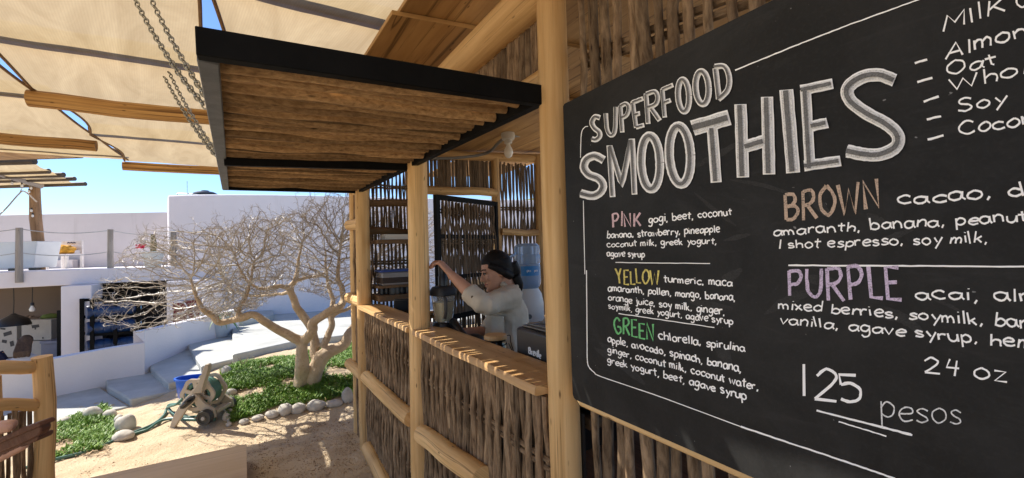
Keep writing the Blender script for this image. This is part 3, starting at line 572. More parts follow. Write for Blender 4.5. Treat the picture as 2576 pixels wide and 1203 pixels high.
def hand_into(b, wr, d, pn, thumb, L=.178, curl=(.5, .6, .65, .7), spread=.09, th=(.5, .6)):
    """wrist, direction, palm normal, thumb side; five fingers on a palm"""
    d = d.normalized(); pn = (pn-d*pn.dot(d)).normalized(); sd = d.cross(pn).normalized()
    if sd.dot(thumb) < 0: sd = -sd
    pl_ = L*.53
    b.loft([(wr-d*.02, sd*.026, pn*.019), (wr+d*pl_*.25, sd*.033, pn*.0165), (wr+d*pl_*.75, sd*.040, pn*.0145), (wr+d*pl_, sd*.039, pn*.011)], 14)
    for i, (o, ln, r) in enumerate(((.029, .43, .0088), (.0095, .48, .0092), (-.010, .44, .0088), (-.028, .345, .0076))):
        p = wr+d*pl_*(.98-.06*abs(i-1))+sd*o; dd = (d+sd*spread*(1.2-i)).normalized(); a = curl[i]; P = [p-dd*.015, p]; c = 0
        for k, fr in enumerate((.46, .30, .24)):
            c += a*(1, .95, .6)[k]; p = p+(dd*math.cos(c)+pn*math.sin(c))*(L*ln*fr); P.append(p)
        b.tube(P, [r*1.02, r*1.08, r, r*.9, r*.72], 8)
    p = wr+d*pl_*.22+sd*.026; a = th[0]; P = [p-sd*.01, p]; c = 0
    for k, l_ in enumerate((.042, .034, .027)):
        c += th[1]*(.25, .6, .5)[k]; q = (d*math.cos(a)+sd*math.sin(a)); p = p+(q*math.cos(c)+pn*math.sin(c))*l_; P.append(p); a -= .22
    b.tube(P, [.0135, .0145, .0115, .0105, .008], 8)
def seated(name, lab, o, f, shirt, hair, hairlen, tilt=.25):
    """back view of someone on a low stool in the shelter"""
    t_ = thing('person', lab, 'person', o); z = Vector((0, 0, 1)); l = Vector((-f.y, f.x, 0)); A = lambda x, y, h_: o+f*x+l*y+z*h_
    u = (z*math.cos(tilt)+f*math.sin(tilt)); fh = (f*math.cos(tilt)-z*math.sin(tilt)); O = A(.05, 0, 1.02); b = MB(); head_into(b, O-fh*.03, fh, u, l)
    b.tube([A(0, 0, .9), A(.01, 0, .98), O+u*.06], [.06, .05, .05], 12)
    b.loft([(A(0, 0, .42), f*.13, l*.17), (A(.0, 0, .6), f*.11, l*.15), (A(0, 0, .8), f*.11, l*.17), (A(0, 0, .9), f*.07, l*.12), (A(0, 0, .95), f*.05, l*.06)], 18)
    for s_ in (-1, 1):
        b.tube([A(0, .17*s_, .87), A(.03, .22*s_, .66), A(.2, .2*s_, .56), A(.38, .1*s_, .6)], [.052, .045, .04, .03], 10); hand_into(b, A(.38, .1*s_, .6), f-l*.3*s_, z*-1, l*-s_)
        b.tube([A(.02, .09*s_, .42), A(.42, .12*s_, .45), A(.42, .12*s_, .05), A(.55, .12*s_, .03)], [.085, .07, .05, .035], 12)
    b.build('body', SKIN, t_, mods=RM(.009))
    b = MB(); b.loft([(A(0, 0, .40), f*.16, l*.20), (A(0, 0, .6), f*.135, l*.18), (A(0, 0, .78), f*.13, l*.20), (A(-.01, 0, .88), f*.1, l*.17), (A(0, 0, .95), f*.066, l*.08)], 20)
    for s_ in (-1, 1): b.tube([A(0, .15*s_, .87), A(.02, .215*s_, .72), A(.06, .23*s_, .64)], [.066, .062, .058], 12)
    b.build('shirt', shirt, t_, mods=RM(.012))
    b = MB(); b.loft([(A(.02, 0, .42), f*.17, l*.19), (A(.02, 0, .36), f*.17, l*.2)], 16)
    for s_ in (-1, 1): b.tube([A(.0, .1*s_, .42), A(.44, .12*s_, .45), A(.43, .12*s_, .12)], [.11, .09, .07], 12)
    b.build('trousers', plain('dark denim', (.03, .04, .07)), t_, mods=RM(.014))
    b = MB(); b.loft([(O+u*h_-fh*.045, fh*a, l*w_) for h_, a, w_ in ((.05, .06, .06), (.1, .088, .082), (.16, .095, .088), (.2, .08, .075), (.235, .035, .04))], 18)
    for k in range(14):
        y = (k-6.5)/6.5*.085; b.tube([O+u*.17-fh*.09+l*y*.8, A(-.11, y*1.0, 1.0), A(-.13+U(-.01, .01), y*1.0+U(-.02, .02), .95-hairlen*U(.7, 1))], [.022, .026, .012], 8)
    b.build('hair', hair, t_, mods=RM(.009)); return t_
fb = (gp(60, 9.5)-gp(60, 7.4)).normalized(); fb.z = 0; q = dep(62, 852, 7.5)
seated('person', 'seated person with long brown hair and white shirt, seen from behind', Vector((q.x, q.y, q.z-1.21)), (fb+r0*.3).normalized(), plain('white shirt', (.5, .51, .55), .1, 9, .9), HAIRBR, .05, .42)
q = dep(0, 838, 7.4); seated('person', 'person in a navy top leaning in at the left edge beside the cartons', Vector((q.x, q.y, q.z-1.22))-r0*.26, (fb+r0*.3).normalized(), plain('navy shirt', (.012, .016, .05), .2, 9, .9), HAIRB, .05, .6)
st_ = MB(); 
for x_, dd in ((62, 7.5), (0, 7.4)):
    q = dep(x_, 852, dd); b = MB(); o = Vector((q.x, q.y, -.95)); t_ = thing('stool', 'low wooden stool under the %s' % ('person with long brown hair' if x_ else 'person in the navy top'), 'stool', o, 'stools in the shelter'); zt = q.z-1.27+.38
    b.lathe(Vector((q.x, q.y, zt-.04)), [(0, 0), (.16, 0), (.16, .03), (0, .032)], 16); b.build('seat', DARKWOOD, t_)
    for k in range(3): b = MB(); a = k*2.1; b.tube([o+Vector((math.cos(a)*.16, math.sin(a)*.16, 0)), Vector((q.x+math.cos(a)*.1, q.y+math.sin(a)*.1, zt-.04))], .018, 8); b.build('leg', DARKWOOD, t_)
# ---------------------------------------------------------------- shade sails on log beams
SH = 2.62
pgs = thing('log_pergola', 'log beams and posts carrying the shade cloths over the yard', 'pergola', (-1.1, 3, 0))
def logbeam(p, q, r, m=BEAM):
    b = MB(); n = 14; s_ = U(0, 99); b.tube([p.lerp(q, k/n)+Vector((0, .02*noise.noise(Vector((k*.3, s_, 0))), .012*noise.noise(Vector((k*.3, s_, 5))))) for k in range(n+1)], r, 16, wob=.07); return b.build('beam', m, pgs)
BY = [-1.6, -.2, .45, 2.03, 2.99, 3.74, 4.87, 5.95]
for i, y in enumerate(BY):
    up = i in (3, 4, 6, 1); z = SH+.06 if up else SH-.055
    logbeam(Vector((-1.17, y, z)), Vector((.70, y, z)), .046 if i != 5 else .052)
for y, up in ((-.9, 0), (.2, 1), (1.2, 0), (2.1, 1), (3.0, 0), (3.95, 1), (4.95, 0), (5.82, 1)):
    logbeam(Vector((-2.85, y, SH+.05 if up else SH-.075)), Vector((-1.14, y-.02, SH+.05 if up else SH-.075)), .046)
for x, y in ((-2.75, -1.5), (-2.75, 1.2), (.55, -1.6)):
    b = MB(); b.tube([(x, y, -.2), (x, y, SH-.06)], .07, 12, wob=.1); b.build('post', LOG2, pgs)
for x, z in ((-2.75, SH-.14),): b = MB(); b.tube([(x, -2, z), (x, 6, z)], .06, 12, wob=.1); b.build('beam', LOG2, pgs)
HEM = plain('brown hem', (.20, .12, .06), .2, 20, .8)
def sailthing(lab, fl, fr, ys_, ups, nx=40, ny=110, y0=-.35, y1=6.0, sagk=.05, parts=1):
    b = MB(); rows = []; uvs = []
    for j in range(ny+1):
        y = y0+(y1-y0)*j/ny; xl, xr = fl(y), fr(y); row = []; uv = []
        i = max([k for k in range(len(ys_)) if ys_[k] <= y] or [0]); i2 = min(i+1, len(ys_)-1)
        tt = (y-ys_[i])/(ys_[i2]-ys_[i]) if i2 > i and y >= ys_[0] else 0; tt = min(max(tt, 0), 1); zb = (0 if ups[i] else .0)*(1-tt)
        for k in range(nx+1):
            s_ = k/nx; x = xl+(xr-xl)*s_; edge = (1-abs(2*s_-1)**6)
            z = SH-.016*math.sin(math.pi*tt)*(.6+.6*edge)+.012*noise.noise(Vector((x*1.4, y*.9, 3)))+.005*noise.noise(Vector((x*5, y*1.4, 8)))
            row.append(Vector((x, y, z))); uv.append((x+.16*y, y))
        rows.append(row); uvs.append(uv)
    b.quadgrid(rows, uvs)
    o = b.build('shade_cloth', SAILM)
    for j in (0, -1):
        hb = MB(); hb.tube([r[j] for r in rows[::2]], .008, 6); sub(hb.build('hem', HEM), o)
    return tag(o, lab, 'shade cloth', 'sand coloured shade cloths over the yard')
def scal(y, Y, amp):                               # hollow between two beams
    for a, c in zip(Y[:-1], Y[1:]):
        if a <= y <= c: return amp*math.sin(math.pi*(y-a)/(c-a))
    return 0
GY = [-2.2, .3, 1.75, 2.02, 3.75, 4.9, 6.0]
sailthing('middle shade cloth between the narrow sky slit and the triangular gaps', lambda y: -1.16+scal(y, [-2.2, -.2, 1.9, 3.74, 4.87, 5.95], .085 if y > 1.9 else .03)+.01*math.sin(y*2), lambda y: -.172-.018*(y-2.2 if y > 2.2 else 0)-scal(y, GY, .035), BY, [1]*8)
sailthing('narrow shade cloth right of the sky slit, tucked under the hut eave', lambda y: -.140+scal(y, GY, .055), lambda y: .74, BY, [1]*8, nx=24)
sailthing('left shade cloth with a straight edge lapping under the middle one', lambda y: -2.62, lambda y: -1.135+.012*math.sin(y*1.3), [-1, .2, 1.2, 2.1, 3, 3.95, 4.95, 5.82], [1]*8, nx=60, y1=5.93)
# ---------------------------------------------------------------- chains
def chain(lab, a, c, sep=.02):
    b = MB(); d = (c-a); n = int(d.length/.031); dn = d.normalized(); sd = dn.cross(Fw).normalized(); ot = dn.cross(sd)
    for s_ in (-1, 1):
        for i in range(n):
            t_ = (i+.5)/n; p = a+d*t_+sd*s_*(sep*(1-t_)**.5*.9+.004)-Vector((0, 0, .05*4*t_*(1-t_)*(.4 if s_ < 0 else .55))); v = (sd if i % 2 else ot)*.0075; v2 = (ot if i % 2 else sd)
            P = []
            for k in range(12):
                an = k*math.pi/6; P.append(p+dn*(.0205*math.cos(an))*(1 if abs(math.cos(an)) > .3 else 1.1)+v*math.sin(an)*1.15)
            P.append(P[0]); b.tube(P, .0027, 5, cap=False)
    o = b.build('chain', GALV); return tag(o, lab, 'chain', 'chains holding up the stick awning')
chain('double steel chain from the top of the picture to the awning edge', onZ(352, -18, SH-.02), onX(523, 266, -.118), .03)
chain('shorter double steel chain hooked under the second beam, holding the awning middle', onZ(419, 187, SH-.05), onX(546, 391, -.135), .016)
# ---------------------------------------------------------------- the stick and log hut
hut = thing('juice_hut', 'open fronted hut of peeled logs and woven sticks with a serving hatch', 'hut', (.76, 2.3, 0))
def log(name, p, q, r, m=LOG, n=9, wob=.07, par=hut, bend=.008, sides=18):
    p = Vector(p); q = Vector(q); s1, s2 = U(0, 50), U(0, 50); P = []; rr = r if isinstance(r, tuple) else (r, r)
    for k in range(n+1):
        f = k/n; c = p.lerp(q, f); P.append(c+Vector((noise.noise(Vector((f*2.2, s1, 0))), noise.noise(Vector((f*2.2, s2, 5))), 0 if abs((q-p).normalized().z) > .6 else noise.noise(Vector((f*2, s1, 9)))))*bend*2)
    b = MB(); b.tube(P, [rr[0]+(rr[1]-rr[0])*k/n for k in range(n+1)], sides, wob=wob); return b.build(name, m, par)
pA = onZ(897, 1086, 0); pB = onZ(919, 1130, 0); pA.x += .03; pB.x += .02
log('post', (pA.x, pA.y, -.1), (pA.x-.005, pA.y, 2.30), (.056, .052)); log('post', (pB.x, pB.y, -.1), (pB.x-.005, pB.y, 2.30), (.058, .054))
q = onX(1052, 640, .765); log('post', (q.x-.004, q.y+.004, -.1), (q.x+.004, q.y-.006, 2.30), (.058, .053)); p2 = q
q = onX(1405, 600, .78); log('post', (q.x, q.y, -.1), (q.x, q.y, 2.80), (.0475, .0445), wob=.05, bend=.003); pM = q
log('post', (.80, -1.1, -.1), (.80, -1.1, 2.8), .05)
for X, Y in ((2.62, 3.78), (2.85, 1.3), (2.85, -1.1)): log('post', (X, Y, -.1), (X, Y, 2.55), .055, LOG2)
log('post', (2.10, 3.80, -.1), (2.10, 3.80, 2.50), .045, LOG2); log('post', (1.22, 3.80, -.1), (1.22, 3.80, 2.5), .045, LOG2)
log('lintel', (.785, pA.y, 2.10), (.785, 1.02, 2.085), .034); log('roof_plate', (.765, 4.1, 2.352), (.765, -1.4, 2.34), .066, LOG)
log('rail', onX(923, 949, .725), onX(1037, 1054, .725), (.047, .043), LOG, bend=.004); log('rail', onX(923, 1128, .725), (.73, p2.y+.05, .02), (.047, .045), LOG, bend=.004)
log('rail', onX(1061, 1092, .72), onX(1215, 1208, .72), (.046, .044), LOG, bend=.004); log('rail', (.73, p2.y-.05, .03), (.73, 1.0, .03), .045, LOG)
for y in (567, 749, 914, 1092):
    a = onX(879, y, .725); log('rail', a, (pB.x-.01, pB.y+.02, a.z-.01), (.046, .05), LOG, n=3, bend=.002)
# woven stick panels
def sticks(name, o, d, width, z0, z1, n, r, m, par=hut, bars=(), nrm=None, lean=.012, wob=.012, rj=.25, gapj=.25, sides=7, zj=.02, amp=.014, up=None):
    """n upright sticks from o along d, woven in front of and behind level bars"""
    b = MB(); d = Vector(d).normalized(); up = Vector(up or (0, 0, 1)); nr = nrm or d.cross(up).normalized(); o = Vector(o)
    for i in range(n):
        x = width*(i+.5+U(-gapj, gapj))/n; sgn = 1 if i % 2 else -1; s1 = U(0, 99); rr = r*(1+U(-rj, rj)); P = []; za = z0+U(-zj, zj); zb = z1+U(-zj, zj)
        N = max(5, int((zb-za)/.09))
        for k in range(N+1):
            h_ = za+(zb-za)*k/N; off = 0; pin = 0
            for j, zb_ in enumerate(bars):
                wv_ = math.exp(-((h_-zb_)/.09)**2); off += wv_*sgn*(1 if j % 2 else -1)
                pin += math.exp(-((h_-zb_)/.16)**2)*sgn*(1 if j % 2 else -1)
            P.append(o+d*(x+lean*pin+wob*noise.noise(Vector((s1, h_*2.4, 0)))+wob*.5*noise.noise(Vector((s1, h_*7, 3))))+up*h_+nr*(off*amp+wob*.5*noise.noise(Vector((s1, h_*2.6, 7)))))
        b.tube(P, [rr*(1.12-.24*k/N)*(1+.10*noise.noise(Vector((s1, k*.9, 4)))) for k in range(N+1)], sides, wob=.12)
    for zb_ in bars:
        for dz in (-.011, .011): b.tube([o+d*width*k/6+up*(zb_+dz+U(-.005, .005)) for k in range(7)], .009, 6, wob=.1)
    return b.build(name, m, par)
y0 = pB.y-.05; b = MB(); b.box((.865, 2.35, .54), (.012, 2.6, 1.0)); b.build('gap_shade_panel', plain('painted gap shade', (.035, .022, .012), .3, 5, .9), hut)  # dark panel added so the gaps between the sticks look deep in shade
sticks('stick_panel', (.760, y0, 0), (0, -1, 0), y0-p2.y-.05, .0, 1.118, 35, .0122, STICK, bars=(.32, .60, .92), amp=.013, lean=.007, gapj=.15, wob=.006)
y0 = p2.y-.055; sticks('stick_panel', (.760, y0, 0), (0, -1, 0), y0-pM.y-.045, .0, 1.118, 34, .0130, STICK, bars=(.24, .56, .90), amp=.014, lean=.008, gapj=.15, wob=.007)
sticks('stick_panel', (.765, pA.y-.05, 0), (0, -1, 0), pA.y-pB.y-.09, .0, 2.25, 5, .013, STICK, bars=(.35, .9, 1.5))
sticks('stick_panel', (.80, 3.9, 0), (0, -1, 0), 3.9-pM.y-.05, 2.11, 2.34, 90, .014, STICK, wob=.006, gapj=.15)
y0 = pM.y-.05; sticks('stick_panel', (.835, y0, 0), (0, -1, 0), 1.7, .0, 2.74, 37, .0142, STICK, lean=0, wob=.018, sides=10, gapj=.22)
for (xa, ya), (xb, yb) in (((1529, 125), (1787, 22)), ((1529, 146), (1787, 46))): a = onX(xa, ya, .858); c = onX(xb, yb, .858); log('rail', a+(a-c)*.35, c+(c-a)*3, .0105, STICK, sides=8)
for z in (.25, .8): log('rail', (.858, y0, z), (.858, -1.05, z), .011, STICK, sides=8)
# roof sheets
def rz(x): return 2.435+.075*(x-.45)
q1, q2, q3, q4 = [onZ(*q, 2.44) for q in ((919, 138), (986, 33), (1002, 44), (1036, 0))]
def sheet(xa, xb, x1, ya, yb, name='roof_sheet', lift=0):
    b = MB(); P = [(xb, yb), (x1, yb), (x1, ya), (xa, ya)]
    b.hexa([Vector((x, y, rz(x)+lift)) for x, y in P]+[Vector((x, y, rz(x)+lift+.018)) for x, y in P], (0, 1, 0)); return b.build(name, PLY, hut, bevel=.002)
kx = (q2.x-q1.x)/(q2.y-q1.y); sheet(q1.x+kx*(4.3-q1.y), q2.x, 1.9, 4.3, q2.y)
k2 = (q4.x-q3.x)/(q4.y-q3.y); sheet(q3.x, q3.x+k2*(-.2-q3.y)*.4, 1.9, q3.y+.06, -.2, lift=.02); sheet(q3.x+.05, q3.x+.1, 1.9, -.21, -1.5, lift=.02)
sheet(1.905, 1.905, 3.0, 5.4, 1.6); sheet(1.905, 1.905, 3.0, 1.595, -1.5)
for y in (3.80, 2.2, .5): log('roof_beam', (.7, y, rz(.9)-.05), (2.9, y, rz(2.7)-.05), .045, LOG2)
# end wall
EW = 3.78
log('lintel', (1.24, EW-.02, 2.13), (2.08, EW-.02, 2.13), .04, LOG2)
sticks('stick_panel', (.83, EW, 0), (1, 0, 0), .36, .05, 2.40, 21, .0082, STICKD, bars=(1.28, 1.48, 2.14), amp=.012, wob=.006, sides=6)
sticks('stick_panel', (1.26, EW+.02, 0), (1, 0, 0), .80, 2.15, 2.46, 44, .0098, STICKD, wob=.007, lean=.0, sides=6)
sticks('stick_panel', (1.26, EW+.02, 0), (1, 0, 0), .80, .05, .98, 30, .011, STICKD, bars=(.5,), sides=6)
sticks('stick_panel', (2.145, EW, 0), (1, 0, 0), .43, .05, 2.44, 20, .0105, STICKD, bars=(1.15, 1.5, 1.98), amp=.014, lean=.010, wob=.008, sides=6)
log('rail', (2.13, EW-.02, 1.735), (2.57, EW-.02, 1.735), .035, LOG2); log('rail', (1.26, EW, 1.0), (2.07, EW, 1.0), .035, LOG2)
for y in (510, 583): q = onY(985, y, EW-.05); log('rail', (.83, EW-.05, q.z), (1.19, EW-.05, q.z), .032, DARKWOOD)
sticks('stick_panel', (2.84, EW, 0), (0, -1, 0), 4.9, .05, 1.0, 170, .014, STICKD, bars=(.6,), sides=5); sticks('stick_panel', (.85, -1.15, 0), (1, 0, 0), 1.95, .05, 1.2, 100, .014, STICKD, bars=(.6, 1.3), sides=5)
b = MB(); b.box((1.8, 1.3, -.02), (2.05, 5.0, .05)); b.build('hut_floor', DARKWOOD, hut)
# counter
for ya, yb in ((pB.y-.03, p2.y+.045), (p2.y+.03, pM.y+.035)):
    b = MB(); n = 12; rows = []; 
    for k in range(n+1):
        y = ya+(yb-ya)*k/n; e = .012*noise.noise(Vector((y*2.2, ya, 0)))+.004*noise.noise(Vector((y*9, ya, 2))); xf = .700+e; xb = .885
        if ya < 2.6 and k == 0: xf += .02
        rows.append([Vector((xf+.006, y, 1.121)), Vector((xf, y, 1.125)), Vector((xf+.002, y, 1.142)), Vector((xf+.008, y, 1.15)), Vector((xb, y, 1.15)), Vector((xb, y, 1.118))])
    b.quadgrid(rows, [[(a*.06, (p.y)) for a, p in zip((0, .1, .5, .7, 3.5, 4.2, 7), r+[r[0]])] for r in rows], True)
    b.f.append(tuple(range(5, -1, -1))); b.u.append(tuple((.03*i, .1) for i in range(6))); k = n*6; b.f.append(tuple(range(k, k+6))); b.u.append(tuple((.03*i, .1) for i in range(6)))
    b.build('counter_top', SLAB, hut, angle=35)
b = MB(); b.box((.985, 2.55, 1.0), (.19, 2.1, .035)); b.box((1.07, 1.27, 1.0), (.36, .44, .035)); b.build('worktop', DARKWOOD, hut, bevel=.003)
b = MB(); b.box((2.35, 3.1, .90), (.75, 1.25, .04)); b.build('back_counter', SLAB, hut, bevel=.004)
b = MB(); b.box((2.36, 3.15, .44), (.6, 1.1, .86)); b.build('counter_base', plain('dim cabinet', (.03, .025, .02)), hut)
# shelves on the end wall
def shelfat(y, th=.022, yw=3.5):
    q = onY(980, y, yw); b = MB(); b.box((1.03, 3.6, q.z-th/2), (.37, .24, th)); b.build('shelf', DARKWOOD, hut, bevel=.002); return q.z
zs1 = shelfat(603, .03); zs2 = shelfat(718, .02); zs3 = shelfat(742, .05); zs4 = shelfat(792, .03)
# pale pipe on the corner
b = MB(); b.tube([(2.68, 3.62, .7), (2.68, 3.62, 2.32)], .03, 14); tag(b.build('pipe', plain('pinkish plastic', (.60, .45, .40), .04, 4, .4)), 'pale pinkish upright pipe in the back corner of the hut', 'pipe')
# a real part: the shutter's frame carries its bars and sticks
Hn = Vector((2.05, 3.72, 0)); sd = Vector((-.911, -.411, 0)); best = min((abs(prj(Hn+sd*s_+Vector((0, 0, 1.8)))[0]-1100), s_) for s_ in [k*.005 for k in range(60, 260)]); SW = best[1]
zt = topz(Hn+sd*SW, 487); zb = .98; nrm = Vector((-sd.y, sd.x, 0))
b = MB(); fr = .05
b.bar(Hn+Vector((0, 0, zb)), Hn+Vector((0, 0, zt)), .03, .035, sd); b.bar(Hn+sd*SW+Vector((0, 0, zb)), Hn+sd*SW+Vector((0, 0, zt)), .035, fr, sd)
for z in (zb+.02, zt-.02): b.bar(Hn+sd*.02+Vector((0, 0, z)), Hn+sd*(SW-.026)+Vector((0, 0, z)), .028, .045)
shf = b.build('shutter', IRON, hut, bevel=.002)
bpy.context.view_layer.update()
for f in (.33, .66): b = MB(); z = zt-(zt-zb)*f; b.bar(Hn+sd*.02+Vector((0, 0, z)), Hn+sd*(SW-.026)+Vector((0, 0, z)), .028, .035); sub(b.build('shutter_bar', IRON), shf)
sub(sticks('stick_infill', Hn+sd*.03, sd, SW-.08, zb+.04, zt-.045, 36, .0108, STICKD, None, bars=(zb+.25, zb+.66, zb+.92), amp=.012, lean=.009, wob=.008, sides=6, zj=.008), shf)
# ---------------------------------------------------------------- the propped awning
An, Am, Af = Vector((-.094, 1.045, 1.982)), Vector((-.136, 2.29, 2.006)), Vector((-.184, 3.63, 2.062)); Bn, Bm, Bf = Vector((.742, 1.045, 2.008)), Vector((.742, 2.29, 2.045)), Vector((.742, 3.63, 2.078))
b = MB(); b.bar(An, Bn, .030, .058)
aw = b.build('awning', IRON, hut, bevel=.0025); tag(aw, 'black framed stick awning propped open over the hatch')
b = MB(); b.bar(An+Vector((.018, .018, -.003)), Af+Vector((.018, -.018, 0)), .038, .052); sub(b.build('outer_bar', IRONG, bevel=.0025), aw); b = MB(); b.bar(Af, Bf, .034, .05); sub(b.build('far_bar', IRON, bevel=.0025), aw)
b = MB(); b.bar(Bn+Vector((0, .02, -.004)), Bf, .03, .04); sub(b.build('hinge_bar', IRON, bevel=.002), aw)
dz_ = Vector((0, 0, -.012)); b = MB(); b.bar(Am+(Bm-Am)*.03+dz_, Bm-(Bm-Am)*.03+dz_, .03, .06); sub(b.build('middle_bar', IRON, bevel=.002), aw)
def infill(P0, P1, Q0, Q1, n, r):
    b = MB(); s0 = U(0, 50)
    for i in range(n):
        f = (i+.5+U(-.12, .12))/n; a = P0.lerp(P1, f); c = Q0.lerp(Q1, f); d = c-a; s1 = U(0, 99); zj_ = U(-.006, .006)+(.006 if i % 2 else -.006); P = []; N = 12; gap = .72 if random.random() < .2 else 1
        a = a+d*.034; c = c-d*U(.02, .035)
        for k in range(N+1):
            t_ = k/N; P.append(a.lerp(c, t_)+Vector((0, .030*noise.noise(Vector((t_*2.6, s0, f*2.2)))+.010*noise.noise(Vector((t_*4, s1, 0))), +.010+zj_+.014*noise.noise(Vector((t_*3, s1, 6))))))
        rr = r*U(.84, 1.2)*gap; b.tube(P, [rr*(1+.08*noise.noise(Vector((k*.8, s1, 2)))) for k in range(N+1)], 9, wob=.16)
    return b.build('stick_infill', STICKW)
o_ = Vector((0, .02, 0)); sub(infill(An+o_, Am-o_, Bn+o_, Bm-o_, 33, .0150), aw); sub(infill(Am+o_, Af-o_, Bm+o_, Bf-o_, 35, .0150), aw)
# ---------------------------------------------------------------- ceiling lamp
c = dep(1278, 346, 3.62); c.z = rz(c.x)-.002; t_ = thing('ceiling_lamp', 'bare white bulb in a porcelain socket under the hut roof, fed by grey conduit', 'lamp', c)
b = MB(); b.lathe(c, [(0, 0), (.055, 0), (.058, -.02), (.052, -.055), (.035, -.065), (.032, -.09), (0, -.09)], 24); b.build('socket', plain('porcelain', (.50, .48, .44), .04, 4, .4), t_)
b = MB(); b.lathe(c+Vector((0, 0, -.09)), [(.016, 0), (.02, -.02), (.036, -.05), (.040, -.075), (.03, -.105), (.012, -.12), (0, -.122)], 20); b.build('bulb', BULB, t_)
b = MB(); b.tube(smooth_path([onY(1375, 313, 3.0), onY(1330, 338, 3.25), c+Vector((0, .06, -.03)), onY(1225, 385, 3.6), onY(1150, 397, 3.68), onY(1085, 398, 3.7)], 6), .014, 8); b.build('conduit', plain('grey conduit', (.17, .17, .17), .1, 9, .5), t_)
# ---------------------------------------------------------------- things on the shelves
PAPER = plain('paper', (.60, .58, .55), .05, 9, .8)
b = MB()
for i in range(7): b.box((1.02+U(-.012, .012), 3.58, zs1+.004+i*.006), (.23, .17, .005), U(-.06, .06))
tag(b.build('paper_stack', PAPER), 'stack of white paper bags on the upper shelf in the hut', 'paper')
b = MB(); b.box((1.20, 3.56, zs1+.12), (.09, .18, .24)); tag(b.build('speaker_box', BLACK, bevel=.006), 'upright black box beside the paper stack on the shelf', 'box')
t_ = thing('food_bin', 'clear plastic bin of dark beans with a blue lid on the hut shelf', 'bin', (1.03, 3.58, zs2)); CLEAR = plain('cloudy clear plastic', (.20, .19, .19), .1, 8, .25, 0, 0, .6)
q = onY(985, 684, 3.5); b = MB(); b.box((1.035, 3.58, (zs2+q.z)/2), (.33, .2, q.z-zs2)); b.build('tub', CLEAR, t_, bevel=.012)
b = MB(); b.box((1.035, 3.58, zs2+.04), (.334, .204, .055)); b.build('contents', plain('beans', (.03, .018, .012), .5, 90, .6), t_, bevel=.01)
b = MB(); b.box((1.035, 3.58, q.z+.008), (.35, .22, .018)); b.build('lid', plain('blue lid', (.02, .05, .22), .1, 4, .4), t_, bevel=.005)
b = MB(); 
for i in range(12): b.lathe((.9+i*.025+U(-.01, .01), 3.56+U(-.04, .04), zs3+.001), [(0, 0), (.022, 0), (.024, .07), (.015, .09), (0, .09)], 8)
tag(b.build('jar_row', BLACK), 'row of small dark jars on the low shelf', 'jars', kind=None)
q = onY(1013, 775, 3.2); t_ = thing('card_terminal', 'small black card terminal leaning behind the counter', 'terminal', q)
b = MB(); Mx = Matrix.Rotation(-.5, 3, 'Z')@Matrix.Rotation(.5, 3, 'X'); b.box(q, (.11, .02, .16), M=Mx); b.build('terminal_body', BLACK, t_, bevel=.006); b = MB(); b.box(q+Mx@Vector((0, -.0115, .03)), (.09, .003, .08), M=Mx); b.build('screen', plain('dark screen', (.03, .035, .04), .1, 3, .15), t_)
# ---------------------------------------------------------------- water dispenser
c = dep(1328, 700, 3.9); zt_ = .92
t_ = thing('water_dispenser', 'white crock style water dispenser on the back counter', 'dispenser', Vector((c.x, c.y, zt_))); DW = plain('white plastic', (.62, .60, .56), .04, 3, .4)
b = MB(); b.lathe(Vector((c.x, c.y, zt_)), [(0, 0), (.125, 0), (.135, .02), (.135, .16), (.12, .24), (.085, .30), (.07, .305), (0, .305)], 28); b.build('crock', DW, t_)
b = MB(); q = Vector((c.x, c.y, zt_+.06))-Fw*.14; b.lathe(q, [(.02, 0), (.02, .03), (0, .03)], 10, -Fw); b.build('tap', IRONG, t_)
b = MB(); q = Vector((c.x, c.y, zt_+.22))-r0*.115-Fw*.07; b.box(q, (.09, .012, .10), -yaw-.5); b.build('green_tag', plain('green plastic', (.01, .22, .06), .1, 4), t_, bevel=.004)
o = Vector((c.x, c.y, zt_+.305)); t_ = thing('water_jug', 'upturned clear blue water jug with a blue label, on the white dispenser', 'bottle', o)
JUG = glassy('jug plastic', (.50, .66, .88), .12, .65, 1.15)
b = MB(); k_ = 1.0; PR = [(.03, -.06), (.06, -.035), (.095, -.015), (.115, .02), (.117, .06), (.117, .19), (.110, .20), (.117, .21), (.117, .28), (.110, .29), (.117, .30), (.115, .36), (.09, .385), (0, .39)]
b.lathe(o, PR, 32); b.build('jug_body', JUG, t_)
b = MB(); b.lathe(o, [(.05, -.02), (.09, -.005), (.109, .03), (.109, .11), (0, .11)], 28); b.build('water', plain('blue water', (.10, .20, .36), .1, 5, .1), t_)
b = MB(); hp = o-r0*.112; b.tube(smooth_path([hp+Vector((0, 0, .29))+r0*.01, hp-r0*.035+Vector((0, 0, .27)), hp-r0*.04+Vector((0, 0, .2)), hp-r0*.02+Vector((0, 0, .13)), hp+Vector((0, 0, .12))+r0*.01], 4), .014, 8); b.build('handle', JUG, t_)
b = MB(); a0 = math.atan2(-Fw.y, -Fw.x); L0, L1 = [], []
for k in range(15): a = a0-.55+1.5*k/14; L0.append(o+Vector((math.cos(a)*.119, math.sin(a)*.119, .10))); L1.append(o+Vector((math.cos(a)*.119, math.sin(a)*.119, .185)))
b.quadgrid([L0, L1], [[(k, 0) for k in range(15)], [(k, 1) for k in range(15)]]); lb = b.build('jug_label', plain('blue label', (.01, .16, .42), .1, 4, .4), t_)
jug_o = o.copy(); jug_a = a0
